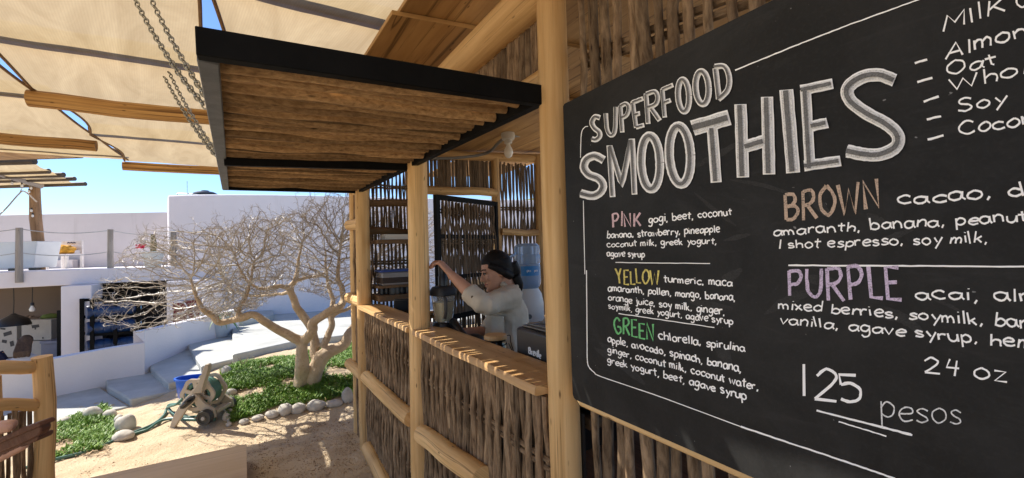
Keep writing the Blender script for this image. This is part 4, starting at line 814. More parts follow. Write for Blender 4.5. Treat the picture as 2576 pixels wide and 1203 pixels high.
# ---------------------------------------------------------------- hand lettering: single stroke letters
GL = {}
def gl(ch, w_, *st): GL[ch] = (w_, [[tuple(float(v) for v in p.split(',')) for p in s_[1:].split()] if s_[0] == 'l' else [(q.x, q.y) for q in smooth_path([Vector((*map(float, p.split(',')), 0)) for p in s_[1:].split()], 4)] for s_ in st])
gl('a', .95, 'c.75,.85 .45,1 .12,.75 .1,.3 .35,0 .65,.2 .78,.8', 'l.8,1 .78,.3 .9,0'); gl('b', .9, 'l.12,1.7 .12,0', 'c.12,.6 .4,.95 .75,.7 .75,.25 .45,0 .12,.15')
gl('c', .88, 'c.78,.8 .5,1 .15,.75 .12,.3 .42,0 .8,.15'); gl('d', .95, 'c.7,.75 .4,.95 .1,.6 .12,.2 .4,0 .7,.25', 'l.74,1.7 .76,0')
gl('e', .9, 'c.12,.5 .5,.55 .78,.65 .7,.95 .4,1 .12,.7 .12,.3 .4,0 .8,.15'); gl('f', .7, 'c.7,1.55 .45,1.7 .3,1.4 .3,0', 'l.05,.9 .6,.95')
gl('g', .92, 'c.75,.85 .4,1 .12,.65 .2,.2 .5,.1 .74,.5', 'c.77,1 .77,.2 .7,-.5 .4,-.7 .1,-.5'); gl('h', .9, 'l.12,1.7 .12,0', 'c.12,.6 .4,.95 .7,.8 .74,.4 .74,0')
gl('i', .4, 'l.18,1 .18,0', 'l.18,1.36 .19,1.46'); gl('j', .5, 'c.35,1 .35,-.2 .2,-.65 0,-.5', 'l.35,1.36 .36,1.46'); gl('k', .85, 'l.12,1.7 .12,0', 'l.65,.95 .14,.4', 'l.3,.55 .7,0')
gl('l', .4, 'l.16,1.7 .18,0'); gl('m', 1.2, 'l.1,1 .1,0', 'c.1,.6 .3,.95 .5,.75 .52,0', 'c.52,.6 .75,.97 .95,.7 .97,0'); gl('n', .88, 'l.1,1 .1,0', 'c.1,.6 .4,.98 .68,.75 .7,0')
gl('o', .95, 'c.45,1 .12,.7 .12,.25 .45,0 .78,.3 .76,.75 .45,1'); gl('p', .9, 'l.12,1 .12,-.7', 'c.12,.6 .4,1 .75,.75 .72,.25 .42,.02 .12,.2'); gl('r', .75, 'l.12,1 .12,0', 'c.12,.55 .35,.95 .65,.9')
gl('s', .82, 'c.7,.85 .42,1 .15,.8 .3,.55 .6,.42 .68,.18 .4,0 .1,.12'); gl('t', .75, 'l.35,1.5 .35,.15 .5,0', 'l.05,1 .7,1.03'); gl('u', .9, 'c.1,1 .12,.3 .35,0 .65,.2 .75,.95', 'l.76,1 .8,0')
gl('v', .85, 'l.08,1 .4,0 .75,1'); gl('w', 1.15, 'l.05,1 .28,0 .52,.8 .78,0 1.05,1'); gl('x', .8, 'l.1,1 .7,0', 'l.7,1 .1,0'); gl('y', .85, 'l.1,1 .42,.3', 'l.78,1 .3,-.65'); gl('z', .85, 'l.1,.95 .7,.95 .1,.05 .75,.05')
gl(',', .5, 'l.22,.15 .1,-.28'); gl(' ', .6); gl('-', 1.3, 'l.1,.5 1.1,.6'); gl('1', .45, 'l.2,1.6 .2,0'); gl('2', .95, 'c.1,1.2 .4,1.6 .75,1.3 .6,.8 .1,.05', 'l.1,.05 .85,.05'); gl('5', .95, 'l.75,1.55 .2,1.5 .15,.9', 'c.15,.9 .5,1.05 .8,.75 .75,.25 .4,0 .1,.1'); gl('4', .95, 'l.25,1.6 .15,.75 .8,.8', 'l.6,1.5 .65,0')
CAPS = {'P': (.75, 'l.12,1 .14,0', 'c.12,.97 .5,1 .62,.75 .45,.5 .14,.45'), 'I': (.35, 'l.15,1 .17,0'), 'N': (.85, 'l.12,0 .12,1 .66,0 .68,1'), 'K': (.78, 'l.12,1 .12,0', 'l.65,1 .14,.42', 'l.28,.55 .7,0'), 'Y': (.72, 'l.05,1 .33,.5 .36,0', 'l.62,1 .33,.5'), 'E': (.68, 'l.6,1 .12,1 .12,0 .62,0', 'l.12,.52 .5,.54'), 'L': (.62, 'l.12,1 .14,.02 .58,.02'), 'O': (.88, 'c.42,1 .12,.7 .12,.3 .42,0 .72,.3 .72,.7 .42,1'), 'W': (1.05, 'l.05,1 .25,0 .5,.8 .72,0 .95,1'), 'G': (.85, 'c.7,.8 .45,1 .15,.75 .12,.3 .4,0 .7,.15 .72,.42', 'l.42,.45 .74,.45'), 'R': (.8, 'l.12,1 .12,0', 'c.12,.98 .5,1 .62,.76 .45,.55 .14,.5', 'l.3,.5 .7,0'), 'B': (.8, 'l.12,1 .12,0', 'c.12,1 .5,.98 .58,.75 .4,.56 .14,.54', 'c.14,.54 .55,.52 .68,.26 .45,.02 .12,0'), 'U': (.82, 'c.12,1 .12,.3 .38,0 .64,.25 .68,1'), 'A': (.8, 'l.05,0 .36,1 .68,0', 'l.16,.36 .56,.36'), 'S': (.72, 'c.6,.85 .38,1 .15,.82 .25,.58 .5,.45 .58,.18 .35,0 .08,.12'), 'C': (.8, 'c.68,.82 .42,1 .14,.72 .14,.28 .42,0 .7,.15'), 'M': (.95, 'l.08,0 .14,1 .45,.35 .76,1 .84,0'), 'D': (.82, 'l.12,1 .12,0', 'c.12,1 .5,.95 .7,.6 .62,.2 .12,.01'), 'T': (.7, 'l.05,.98 .65,1', 'l.35,1 .36,0')}
for k, v in CAPS.items(): gl(k, v[0]*1.6, *[s_[0]+' '.join('%f,%f' % (float(p.split(',')[0])*1.6, float(p.split(',')[1])*1.6) for p in s_[1:].split()) for s_ in v[1:]])
def chalk(name, c, lo=.42, hi=.6, dk=.06):
    m, t, p, N = nmat(name); mp = coords(t, 'UV', (1, 1, 1)); n1 = nz(t, mp, 420, 3, .7); n2 = nz(t, mp, 60, 4, .7)
    v = mixc(t, .35, n1.outputs[0], n2.outputs[0]); r = ramp(t, v, [(lo-.1, (dk, dk, dk)), (hi-.08, c)]); t.links.new(r.outputs[0], p.inputs['Base Color']); p.inputs['Roughness'].default_value = .95; p.inputs['Specular IOR Level'].default_value = .1; return m
CH = chalk('white chalk', (.96, .955, .94), .28, .42); CH2 = chalk('smudged chalk', (.82, .82, .81), .34, .64, .15); CH3 = chalk('faint chalk', (.26, .26, .258), .36, .8, .05)
BXP = .744
def fB(x, y, o): p = onX(x, y, BXP); p.x -= .0006+o; return p
board = thing('chalkboard', 'large black chalkboard menu of superfood smoothies fixed to the hut front', 'chalkboard', (BXP, .4, 1.14))
m, t, p, N = nmat('chalkboard paint'); mp = coords(t, 'Object', (1, 1, 1)); n1 = nz(t, mp, 5, 8, .7, .6); n2 = nz(t, mp, 160, 3); mpv = coords(t, 'Object', (1, 4, 22)); n3 = nz(t, mpv, 1, 6, .7, 1.2)
c = ramp(t, n1.outputs[0], [(.40, (.006, .006, .006)), (.72, (.019, .019, .0189))]).outputs[0]; c = mixc(t, ramp(t, n3.outputs[0], [(.56, G(0)), (.78, G(.4))]).outputs[0], c, (.04, .04, .0396))
c = mixc(t, ramp(t, n2.outputs[0], [(.5, G(0)), (.8, G(.3))]).outputs[0], c, (.028, .028, .028)); n4 = nz(t, mp, 90, 2, .5); c = mixc(t, ramp(t, n4.outputs[0], [(.755, G(0)), (.775, G(.6))]).outputs[0], c, (.3, .3, .3))
t.links.new(c, p.inputs['Base Color']); p.inputs['Roughness'].default_value = .62; p.inputs['Specular IOR Level'].default_value = .3; bump(t, p, n2.outputs[0], .12, .002); BOARDM = m
P = [onX(1420, 263, BXP), onX(1437, 1000, BXP)]; yl = (P[0].y+P[1].y)/2; zt_, zb_ = 1.953, 1.141
b = MB(); cr = .012; b.prism([(BXP, yl-.006, zt_), (BXP, yl, zt_-.006), (BXP, yl, zb_+cr), (BXP, yl-cr*.4, zb_+cr*.3), (BXP, yl-cr, zb_), (BXP, -.75, zb_), (BXP, -.75, zt_)], (.010, 0, 0)); b.build('panel', BOARDM, board)
b = MB(); b.prism([(BXP+.011, yl+.003, zb_+.05), (BXP+.011, yl+.004, zb_-.004), (BXP+.011, yl-.014, zb_-.020), (BXP+.011, -.75, zb_-.020), (BXP+.011, -.75, zb_+.05)], (.034, 0, 0)); b.build('backing_edge', LOG, board, bevel=.006)
def text(s_, p0, p1, h0, h1=None, w_=None, mat=CH, lab=None, f=fB, par=board, name='lettering'):
    h1 = h1 or h0; A = sum(GL[c][0] for c in s_); r = h1/h0; b = MB(); a = 0; dx, dy = p1[0]-p0[0], p1[1]-p0[1]
    def P(x, y):
        fr = (r**(x/A)-1)/(r-1) if abs(r-1) > 1e-3 else x/A; hh_ = h0+(h1-h0)*fr; return p0[0]+dx*fr-.028*y*-hh_*-1, p0[1]+dy*fr-y*hh_
    for c in s_:
        jy = U(-.11, .11); js = U(.88, 1.13); sh_ = U(-.11, .11); nn = U(0, 99)
        for st in GL[c][1]:
            pts = []
            for (x, y) in st: n_ = noise.noise(Vector((x*2, y*2, nn)))*.05; pts.append(P(a+x+sh_*y+n_, y*js+jy+n_*.7))
            hh_ = h0+(h1-h0)*a/A; b.ribbon(pts, (w_ or .27)*hh_, f, U(0, .0005), .2)
        a += GL[c][0]
    o = b.build(name, mat, par, smooth=False)
    if lab: o['label'] = lab
    return o
T = [("gogi, beet, coconut", (1631, 561), (1843, 541), 11.5, 11.5), ("banana, strawberry, pineapple", (1527, 600), (1813, 584), 10, 11.5), ("coconut milk, greek yogurt,", (1527, 622), (1806, 613), 9, 10.5), ("agave syrup", (1527, 645), (1623, 647), 10, 10),
     ("turmeric, maca", (1670, 709), (1844, 721), 11, 12), ("amaranth, pollen, mango, banana,", (1529, 732), (1852, 757), 10.5, 11.5), ("orange juice, soy milk, ginger,", (1530, 755), (1826, 793), 9.5, 12), ("soymilk, greek yogurt, agave syrup", (1531, 776), (1846, 817), 8.5, 11.5),
     ("chlorella, spirulina", (1657, 853), (1876, 885), 12, 12), ("apple, avocado, spinach, banana,", (1529, 860), (1868, 937), 10, 13.5), ("ginger, coconut milk, coconut water,", (1529, 886), (1911, 983), 9.5, 13), ("greek yogurt, beet, agave syrup", (1528, 912), (1880, 1007), 9.5, 13.5),
     ("cacao, dates", (2257, 515), (2770, 480), 19, 23), ("amaranth, banana, peanut", (1945, 593), (2590, 556), 14, 19), ("1 shot espresso, soy milk,", (1957, 625), (2490, 610), 13, 17), ("acai, almond", (2303, 752), (2770, 765), 18, 22), ("mixed berries, soymilk, banana", (1957, 776), (2700, 836), 14, 20), ("vanilla, agave syrup, hemp", (1960, 813), (2640, 882), 14, 20)]
for s_, p0, p1, h0, h1 in T: text(s_, p0, p1, h0, h1)
text("Almond", (2375, 149), (2640, 77), 21, 25, .24); text("Oat", (2378, 192), (2512, 160), 19, 20, .24); text("Whole", (2388, 232), (2640, 172), 19, 22, .24); text("Soy", (2405, 285), (2535, 262), 20, 21, .24); text("Coconut", (2409, 340), (2680, 298), 20, 23, .24)
text("MIlK", (2368, 82), (2535, 25), 22, 24, .22); text("O", (2555, 28), (2600, 10), 22, 24, .22)
text("24 oz", (2322, 938), (2540, 962), 25, 25, .2); text("125", (2010, 998), (2180, 1020), 46, 48, .16); text("pesos", (2213, 1052), (2424, 1070), 38, 36, .10, CH2, lab='smudged chalk word pesos')
for s_, p0, p1, h0, h1, col, lab in (("PINK", (1540, 573), (1614, 566), 22.5, 22.5, (.74, .53, .56), 'pink chalk heading'), ("YELLOW", (1551, 713), (1661, 715), 21, 21, (.78, .66, .20), 'yellow chalk heading'), ("GREEN", (1545, 836), (1650, 857), 21.5, 26, (.20, .60, .24), 'green chalk heading'),
    ("BROWN", (1972, 559), (2222, 526), 42, 46, (.56, .42, .32), 'tan chalk heading'), ("PURPLE", (1978, 748), (2274, 758), 44, 52, (.64, .53, .70), 'lilac chalk heading')):
    text(s_, p0, p1, h0, h1, .20, chalk(lab, col), lab)
def strokes(name, S_, mat=CH, lift=0):
    b = MB()
    for pts, wd, cv in S_: b.ribbon([(q.x, q.y) for q in smooth_path([Vector((*a, 0)) for a in pts], 6)] if cv else pts, wd, fB, lift+U(0, .0006), .2)
    return b.build(name, mat, board, smooth=False)
def dense(P, n=14): return [(P[i][0]+(P[i+1][0]-P[i][0])*k/n, P[i][1]+(P[i+1][1]-P[i][1])*k/n+U(-.5, .5)) for i in range(len(P)-1) for k in range(n)]+[P[-1]]
Z6 = lambda x, y: (1341.7+x*.4792, 838.5+y*.4792)
strokes('ruled_line', [(dense([(1549, 660.7), (1787, 663)]), 2, 0)]); strokes('ruled_line', [(dense([(1557, 789), (1798, 824)]), 2.2, 0)]); strokes('ruled_line', [(dense([(1984, 668-.5), (2600, 671)], 30), 4.2, 0)])
for q_ in [([Z6(280, -330), Z6(283, 0), Z6(284, 130), Z6(292, 175), Z6(320, 205), Z6(350, 225), Z6(520, 283), Z6(700, 345), Z6(1090, 490)], 2.2, 1), (dense([Z6(1090, 490), Z6(1600, 660), Z6(1900, 762)], 20), 4.4, 0), ([(1468, 505), (1469, 560), (1472, 690)], 1.8, 0), ([(1480, 318), (1471, 321), (1463, 338), (1461, 397)], 1.8, 1), (dense([(1850, 177), (2010, 112), (2128, 66), (2310, 0), (2420, -42)], 14), 3.2, 0)]: strokes('border_line', [q_])
strokes('underline', [(dense([Z6(1488, 405), Z6(1990, 535)], 20), 4.5, 0), (dense([Z6(1530, 415), Z6(1985, 528)], 20), 3, 0)]); strokes('underline', [(dense([Z6(1605, 463), Z6(1855, 540)], 14), 3.2, 0)])
for (x0, y0, x1, y1) in ((2302, 160, 2333, 150), (2308, 207, 2346, 196), (2324, 256, 2362, 243), (2332, 301, 2368, 293), (2334, 352, 2374, 341)): strokes('dash', [(dense([(x0, y0), (x1, y1)], 5), 5.5, 0)])
SM = chalk('rubbed chalk', (.062, .062, .061), .30, .78, .012)
for k in range(18):
    b = MB(); x = U(1480, 2400); y = U(420, 900); a = U(-.5, .9); l_ = U(40, 170); P_ = [(q.x, q.y) for q in smooth_path([Vector((x, y, 0)), Vector((x+l_*.5*math.cos(a), y+l_*.5*math.sin(a)+U(-8, 8), 0)), Vector((x+l_*math.cos(a), y+l_*math.sin(a), 0))], 6)]; n_ = len(P_); w_ = U(6, 30)
    b.ribbon(P_, [w_*math.sin(math.pi*(i+.3)/(n_+.2))+.5 for i in range(n_)], fB, -.0005+.000015*k, .2)
    b.build('chalk_smear', SM, board, smooth=False)
# big outlined block letters: an outline stroke with a smudged fill laid over it
Za = lambda x, y: (1341.7+x*.446, y*.446); Zb = lambda x, y: (1905.2+x*.446, y*.446)
def ell(cx, cy, rx, ry, tl=0): return [(cx+rx*math.cos(a)-tl*ry*math.sin(a), cy+ry*math.sin(a)) for a in [2*math.pi*k/14 for k in range(15)]]
BIG = [(Za, 30, [[(378, 666), (350, 660), (332, 690), (345, 722), (372, 745), (375, 770), (355, 788), (332, 784)]]), (Za, 25, [[(410, 640), (418, 730), (440, 764), (462, 735), (466, 604)]]), (Za, 25, [[(492, 596), (504, 748)], [(494, 600), (525, 586), (540, 610), (528, 650), (502, 664)]]),
 (Za, 25, [[(562, 574), (582, 722)], [(560, 580), (622, 556)], [(572, 650), (604, 640)], [(580, 720), (628, 706)]]), (Za, 27, [[(638, 528), (650, 700)], [(640, 532), (688, 518), (704, 550), (692, 588), (650, 606)], [(666, 610), (716, 682)]]), (Za, 25, [[(730, 502), (744, 664)], [(728, 508), (792, 480)], [(738, 582), (778, 566)]]),
 (Za, 34, [ell(850, 540, 31, 90, -.05)]), (Za, 36, [ell(955, 496, 37, 92, -.05)]), (Za, 33, [[(1030, 386), (1050, 560)], [(1026, 378), (1082, 378), (1108, 440), (1098, 510), (1046, 562)]]),
 (Za, 48, [[(400, 905), (350, 880), (303, 900), (288, 945), (315, 985), (370, 1008), (395, 1045), (380, 1085), (335, 1105), (270, 1090)]]), (Za, 32, [[(432, 822), (450, 1112)], [(434, 826), (502, 1045), (556, 788)], [(560, 784), (574, 1098)]]), (Za, 50, [ell(664, 917, 53, 150, -.03)]), (Za, 54, [ell(830, 876, 60, 163, -.05)]),
 (Za, 62, [[(1012, 720), (1036, 1030)]]), (Za, 88, [[(902, 724), (1110, 664)]]), (Za, 70, [[(1172, 590), (1186, 1002)], [(1322, 548), (1334, 985)], [(1196, 830), (1310, 796)]]),
 (Zb, 78, [[(168, 508), (206, 976)]]), (Zb, 60, [[(276, 510), (302, 956)], [(248, 512), (430, 474)], [(306, 714), (400, 694)], [(268, 938), (474, 908)]]), (Zb, 74, [[(778, 456), (690, 425), (590, 440), (515, 500), (530, 570), (620, 640), (730, 700), (796, 765), (785, 830), (700, 872), (610, 872), (510, 852)]])]
o1, o2, o3 = [], [], []
for Z, wd, ss in BIG:
    for s_ in ss:
        k = wd*.446; pp = [Z(*a) for a in s_]; cv = len(s_) > 3
        if not cv:                                  # stretch fills stay inside the ends
            d = Vector((*pp[-1], 0))-Vector((*pp[0], 0)); dn = d.normalized()*2.6; qq = [(pp[0][0]+dn.x, pp[0][1]+dn.y)]+pp[1:-1]+[(pp[-1][0]-dn.x, pp[-1][1]-dn.y)]
        else: qq = pp
        dn_ = (lambda P: P) if cv else (lambda P: dense(P, 8))
        o1.append((dn_(pp), k, cv)); o2.append((dn_(qq), max(k-8.5, k*.5), cv)); o3.append((dn_(qq), k*.36, cv))
def big(name, S_, mat, lift):
    b = MB()
    for i, (pts, wd, cv) in enumerate(S_): b.ribbon([(q.x, q.y) for q in smooth_path([Vector((*a, 0)) for a in pts], 6)] if cv else pts, wd, fB, lift+.00004*i, .04)
    return b.build(name, mat, board, smooth=False)
big('letter_outline', o1, CH, .0004); big('letter_fill', o2, CH2, .0034-.0012); big('letter_shade', o3, CH3, .0034+.0006)
# writing elsewhere
WPR = plain('white print', (.75, .75, .75))
for st_a in (.20, .78):
    text("ciel", (0, 0), (.038, 0), .0125, .0125, .26, WPR, None, lambda x, y, o: Vector((jug_o.x+math.cos(jug_a+st_a-x/.12)*(.1205+o), jug_o.y+math.sin(jug_a+st_a-x/.12)*(.1205+o), jug_o.z+.150+y)), lb, 'label_letters')
# ---------------------------------------------------------------- woman behind the counter
z_ = Vector((0, 0, 1)); f = (Vector((-.94, .27, 0))).normalized(); l = Vector((-f.y, f.x, 0))
wo = thing('person', 'dark haired woman in a greige linen shirt reaching up to the blender', 'person', gp(1290, 2.5, .03))
tl_ = .30; hf = (f*math.cos(tl_)-z_*math.sin(tl_)); hu = (z_*math.cos(tl_)+f*math.sin(tl_)); hl = l
hf, hu, hl = hf*.92, hu*.92, hl*.92; O = dep(1247, 677, 2.5)-hu*.122
b = MB(); head_into(b, O, hf, hu, hl)
J = lambda x, y, D: dep(x, y, D)
nk = J(1277, 722, 2.52); b.tube([J(1284, 750, 2.52), nk, O+hu*.075-hf*.035, O+hu*.12-hf*.03], [.07, .052, .05, .045], 14)
ls, le, lw = J(1290, 748, 2.38), J(1216, 768, 2.22), J(1134, 690, 2.33)
b.tube([ls, ls.lerp(le, .5), le, le.lerp(lw, .15), le.lerp(lw, .4), le.lerp(lw, .8), lw], [.052, .046, .041, .042, .039, .028, .0245], 14)
hd = J(1110, 662, 2.35)-lw; hand_into(b, lw, hd, (J(1098, 700, 2.42)-J(1112, 660, 2.42)), J(1090, 700, 2.36)-J(1100, 670, 2.36), .178, (.75, .8, .85, .9), .05, (.55, .5))
rs, re_, rw = J(1278, 745, 2.66), J(1228, 838, 2.6), J(1166, 836, 2.47)
b.tube([rs, rs.lerp(re_, .5), re_, re_.lerp(rw, .3), re_.lerp(rw, .8), rw], [.05, .045, .041, .039, .029, .025], 14)
hand_into(b, rw, J(1146, 838, 2.42)-rw, -z_, -f, .172, (.4, .5, .6, .6))
W = lambda x, y, D=2.5: J(x, y, D)
def ring(xl, xr, y, wd, D=2.5): a = J(xl, y, D); c = J(xr, y, D); m_ = (a+c)/2; v = (a-c)/2; v.z *= .6; ax_ = f*v.length; return (m_, ax_, l*wd)
b.loft([ring(1240, 1330, 960, .15), ring(1240, 1328, 890, .14), ring(1240, 1322, 820, .135), ring(1240, 1316, 775, .155), ring(1256, 1308, 748, .15), ring(1264, 1300, 735, .09)], 20)
hp = wo.location
for s_ in (-1, 1):
    a = hp+l*.09*s_; b.tube([a+z_*.9, a+z_*.5+f*.02, a+z_*.08, a+z_*.03+f*.1], [.09, .06, .045, .03], 12)
b.build('body', SKIN2, wo, mods=RM(.0052))
# shirt
b = MB(); b.loft([ring(1214, 1342, 985, .20), ring(1216, 1338, 930, .19), ring(1219, 1334, 870, .18), ring(1222, 1330, 820, .165), ring(1228, 1325, 785, .172), ring(1240, 1316, 755, .172), ring(1254, 1302, 737, .12), ring(1262, 1294, 722, .075)], 26)
b.tube([ls-(le-ls)*.05, ls.lerp(le, .28), ls.lerp(le, .6), ls.lerp(le, .85), le.lerp(lw, .06), le.lerp(lw, .34)], [.070, .067, .060, .058, .056, .049], 16, wob=.16)
for k in range(5): c = ls.lerp(le, .5+.11*k); d = (le-ls).normalized(); b.tube([c-d*.012, c, c+d*.012], [.055, .0625, .055], 16, wob=.25)
d = (lw-le).normalized(); c = le.lerp(lw, .24); b.tube([c, c+d*.05], [.0545, .0535], 18, wob=.1)
b.tube([rs, rs.lerp(re_, .5), re_, re_.lerp(rw, .2)], [.072, .066, .06, .05], 14, wob=.15)
for k in range(9): # soft vertical folds
    a = k/9*6.28; 
    if math.cos(a) > -.2: b.tube([W(1276, 770)+f*.10*math.cos(a)+l*.16*math.sin(a), W(1276, 850)+f*.115*math.cos(a+.1)+l*.175*math.sin(a+.1), W(1276, 930)+f*.128*math.cos(a+.15)+l*.185*math.sin(a+.15)], [.008, .014, .012], 6)
shirt = b.build('shirt', LINEN, wo, mods=RM(.0095, 1)+CRM(.022))
b = MB(); cps = [nk+hf*.0+l*.075*math.cos(a)+f*(.062*math.sin(a)) for a in [k*.35-.55 for k in range(13)]]
b.tube([p+z_*(.02 if 3 < i < 10 else .0)-f*.012 for i, p in enumerate(cps)], [.014]*13, 8, flat=1.5); sub(b.build('collar', LINEN, None, mods=RM(.006)), shirt)
b = MB(); q0, q1 = W(1242, 795, 2.34), W(1262, 840, 2.325); b.box((q0+q1)/2-Fw*.006, (.085, .008, .10), math.atan2(l.x, -l.y)+1.57-.2+.9); sub(b.build('pocket', LINEN, None, bevel=.003), shirt)
bb = MB(); c = le.lerp(lw, .30)-Fw*.053; bb.lathe(c, [(0, 0), (.007, 0), (.007, .003), (0, .004)], 10, -Fw); sub(bb.build('button', plain('brown button', (.10, .06, .03)), None), shirt)
b = MB()
for s_ in (-1, 1): a = hp+l*.1*s_; b.tube([a+z_*.98, a+z_*.5, a+z_*.08], [.11, .085, .075], 12)
b.build('trousers', plain('dark trousers', (.03, .03, .04)), wo, mods=RM(.014))
# hair: crown, sides to the nape, loose tail
b = MB(); b.loft([(O+hu*h_+hf*c, hf*a, hl*w_) for h_, c, a, w_ in ((.05, -.07, .028, .045), (.09, -.062, .044, .066), (.12, -.05, .058, .077), (.145, -.045, .068, .0825), (.165, -.03, .082, .0825), (.176, -.012, .093, .081), (.188, -.010, .090, .077), (.212, -.014, .07, .06), (.235, -.018, .036, .034), (.242, -.02, .012, .012))], 24)
for s_ in (-1, 1): b.tube([O+hu*.165+hf*.05+hl*.066*s_, O+hu*.135+hf*.012+hl*.077*s_, O+hu*.09-hf*.03+hl*.075*s_, O+hu*.05-hf*.07+hl*.05*s_], [.018, .02, .026, .024], 8)
b.tube([O+hu*.12-hf*.1, O+hu*.06-hf*.115, O+hu*.0-hf*.10, O-hu*.055-hf*.112], [.045, .036, .026, .014], 12, wob=.2); b.tube([O+hu*.04-hf*.1+hl*.03, O-hu*.02-hf*.105+hl*.04, O-hu*.06-hf*.1+hl*.04], [.03, .025, .01], 8)
b.build('hair', HAIRB, wo, mods=RM(.005, 10))
b = MB()
for s_ in (-1, 1): b.tube(smooth_path([O+hf*.094+hu*.139+hl*.014*s_, O+hf*.091+hu*.1465+hl*.032*s_, O+hf*.072+hu*.143+hl*.055*s_], 4), [.003]*9, 6)
b.build('eyebrows', HAIRB, wo)
EW_ = plain('eye white', (.4, .38, .36), 0, 3, .3); b = MB()
for s_ in (-1, 1): b.loft([(O+hf*.080+hu*.119+hl*.033*s_-hl*.010, hf*.002, hu*.002), (O+hf*.0825+hu*.119+hl*.033*s_, hf*.006, hu*.0065), (O+hf*.080+hu*.119+hl*.033*s_+hl*.010, hf*.002, hu*.002)], 10)
ey = b.build('eyes', EW_, wo); b = MB()
for s_ in (-1, 1):
    b.tube([O+hf*.085+hu*.1175+hl*.031*s_, O+hf*.0892+hu*.1165+hl*.032*s_], .0055, 8); b.tube([O+hf*.087+hu*.124+hl*.02*s_, O+hf*.0895+hu*.1265+hl*.033*s_, O+hf*.078+hu*.122+hl*.048*s_], .0028, 6)
b.build('lashes', HAIRB, ey)
b = MB(); b.tube([O+hf*.083+hu*.050+hl*.024, O+hf*.0955+hu*.0515, O+hf*.083+hu*.050-hl*.024], [.003, .005, .003], 8); b.tube([O+hf*.082+hu*.041+hl*.02, O+hf*.094+hu*.040, O+hf*.082+hu*.041-hl*.02], [.003, .006, .003], 8); b.build('lips', plain('lips', (.30, .10, .085), .05, 9, .4), wo)
# ---------------------------------------------------------------- counter things
o = Vector((.895, 2.255, 1.018)); bl_ = thing('blender', 'jug blender of pale smoothie with a black lid and base behind the counter', 'blender', o)
def rsq(s_, c=.25, n=20): return [((abs(math.cos(a))**.5)*math.copysign(1, math.cos(a))*s_, (abs(math.sin(a))**.5)*math.copysign(1, math.sin(a))*s_) for a in [2*math.pi*k/n for k in range(n)]]
def sqloft(b, o, prof, rz_=.3):
    cs, sn = math.cos(rz_), math.sin(rz_); rows = [[o+Vector((x*cs-y*sn, x*sn+y*cs, h_)) for x, y in rsq(s_)] for s_, h_ in prof]
    b.quadgrid(rows, [[(k/20, i) for k in range(21)] for i in range(len(rows))], True); n = len(rows)*20
    i0 = len(b.v)-n; b.f.append(tuple(range(i0+19, i0-1, -1))); b.u.append(tuple((0, 0) for _ in range(20))); b.f.append(tuple(range(i0+n-20, i0+n))); b.u.append(tuple((0, 0) for _ in range(20)))
b = MB(); sqloft(b, o, [(.075, 0), (.078, .02), (.07, .08), (.055, .135), (.05, .15)]); b.build('base', BLACK, bl_)
b = MB(); b.lathe(o+Vector((-.06, -.05, .06)), [(.02, 0), (.02, .02), (0, .022)], 12, (-.7, -.7, .2)); b.build('dial', IRONG, bl_)
CLR = glassy('clear jug', (.88, .88, .86), .08, .9, 1.12)
b = MB(); sqloft(b, o, [(.038, .152), (.042, .16), (.055, .30), (.055, .302), (.052, .30), (.039, .165), (.036, .16)]); b.build('jug', CLR, bl_)
b = MB(); sqloft(b, o, [(.036, .157), (.0375, .162), (.047, .262), (.0, .264)]); b.build('smoothie', plain('pale smoothie', (.52, .46, .27), .06, 30, .4), bl_)
b = MB(); sqloft(b, o, [(.058, .296), (.062, .30), (.062, .325), (.05, .345), (.03, .35)]); b.build('lid', plain('black rubber', (.02, .02, .021), .2, 9, .5), bl_)
b = MB(); b.lathe(o+Vector((.0, 0, .345)), [(.026, 0), (.026, .055), (.022, .062), (.024, .12), (.03, .13), (0, .135)], 16); b.build('tamper', BLACK, bl_)
b = MB(); hd_ = Vector((-.25, -.95, 0)).normalized()*.058; b.tube(smooth_path([o+hd_*.9+Vector((0, 0, .29)), o+hd_*1.7+Vector((0, 0, .28)), o+hd_*1.75+Vector((0, 0, .22)), o+hd_*1.0+Vector((0, 0, .18))], 4), .009, 8); b.build('handle', plain('smoke handle', (.05, .05, .05)), bl_)
o = dep(1188, 838, 2.2); o.z = 1.018; t_ = thing('kitchen_scale', 'dark machine part with knobs on the worktop beside the blender', 'appliance', o)
b = MB(); b.lathe(o, [(0, 0), (.07, 0), (.075, .05), (.055, .09), (.03, .11), (0, .115)], 16, (0, 0, 1), 1.25, .8); b.build('body_shell', BLACK, t_); b = MB(); b.tube([o+Vector((-.02, .05, .09)), o+Vector((-.03, .12, .14)), o+Vector((-.02, .2, .15))], [.022, .02, .024], 10); b.build('arm', BLACK, t_)
for k in range(3): b = MB(); b.lathe(o+Vector((-.05, -.05+.03*k, .09)), [(.012, 0), (.012, .02), (0, .022)], 10, (-.6, -.5, .6)); b.build('knob', IRONG, t_)
o = Vector((.93, 1.725, 1.018)); t_ = thing('clip_top_jar', 'black jar with a wooden clip top lid on the counter', 'jar', o)
b = MB(); b.lathe(o, [(0, 0), (.049, 0), (.053, .01), (.053, .105), (.046, .12), (.046, .135), (0, .135)], 32); b.build('jar_body', plain('black glass', (.008, .008, .009), .1, 5, .12, 0, 0, .6), t_)
b = MB(); b.lathe(o+Vector((0, 0, .136)), [(.048, 0), (.052, .003), (.052, .017), (.049, .021), (0, .021)], 32); b.build('lid', grain('bamboo lid', (.50, .29, .11), (.58, .36, .16), (.42, .23, .08), 20, 3, .5, .05, False), t_)
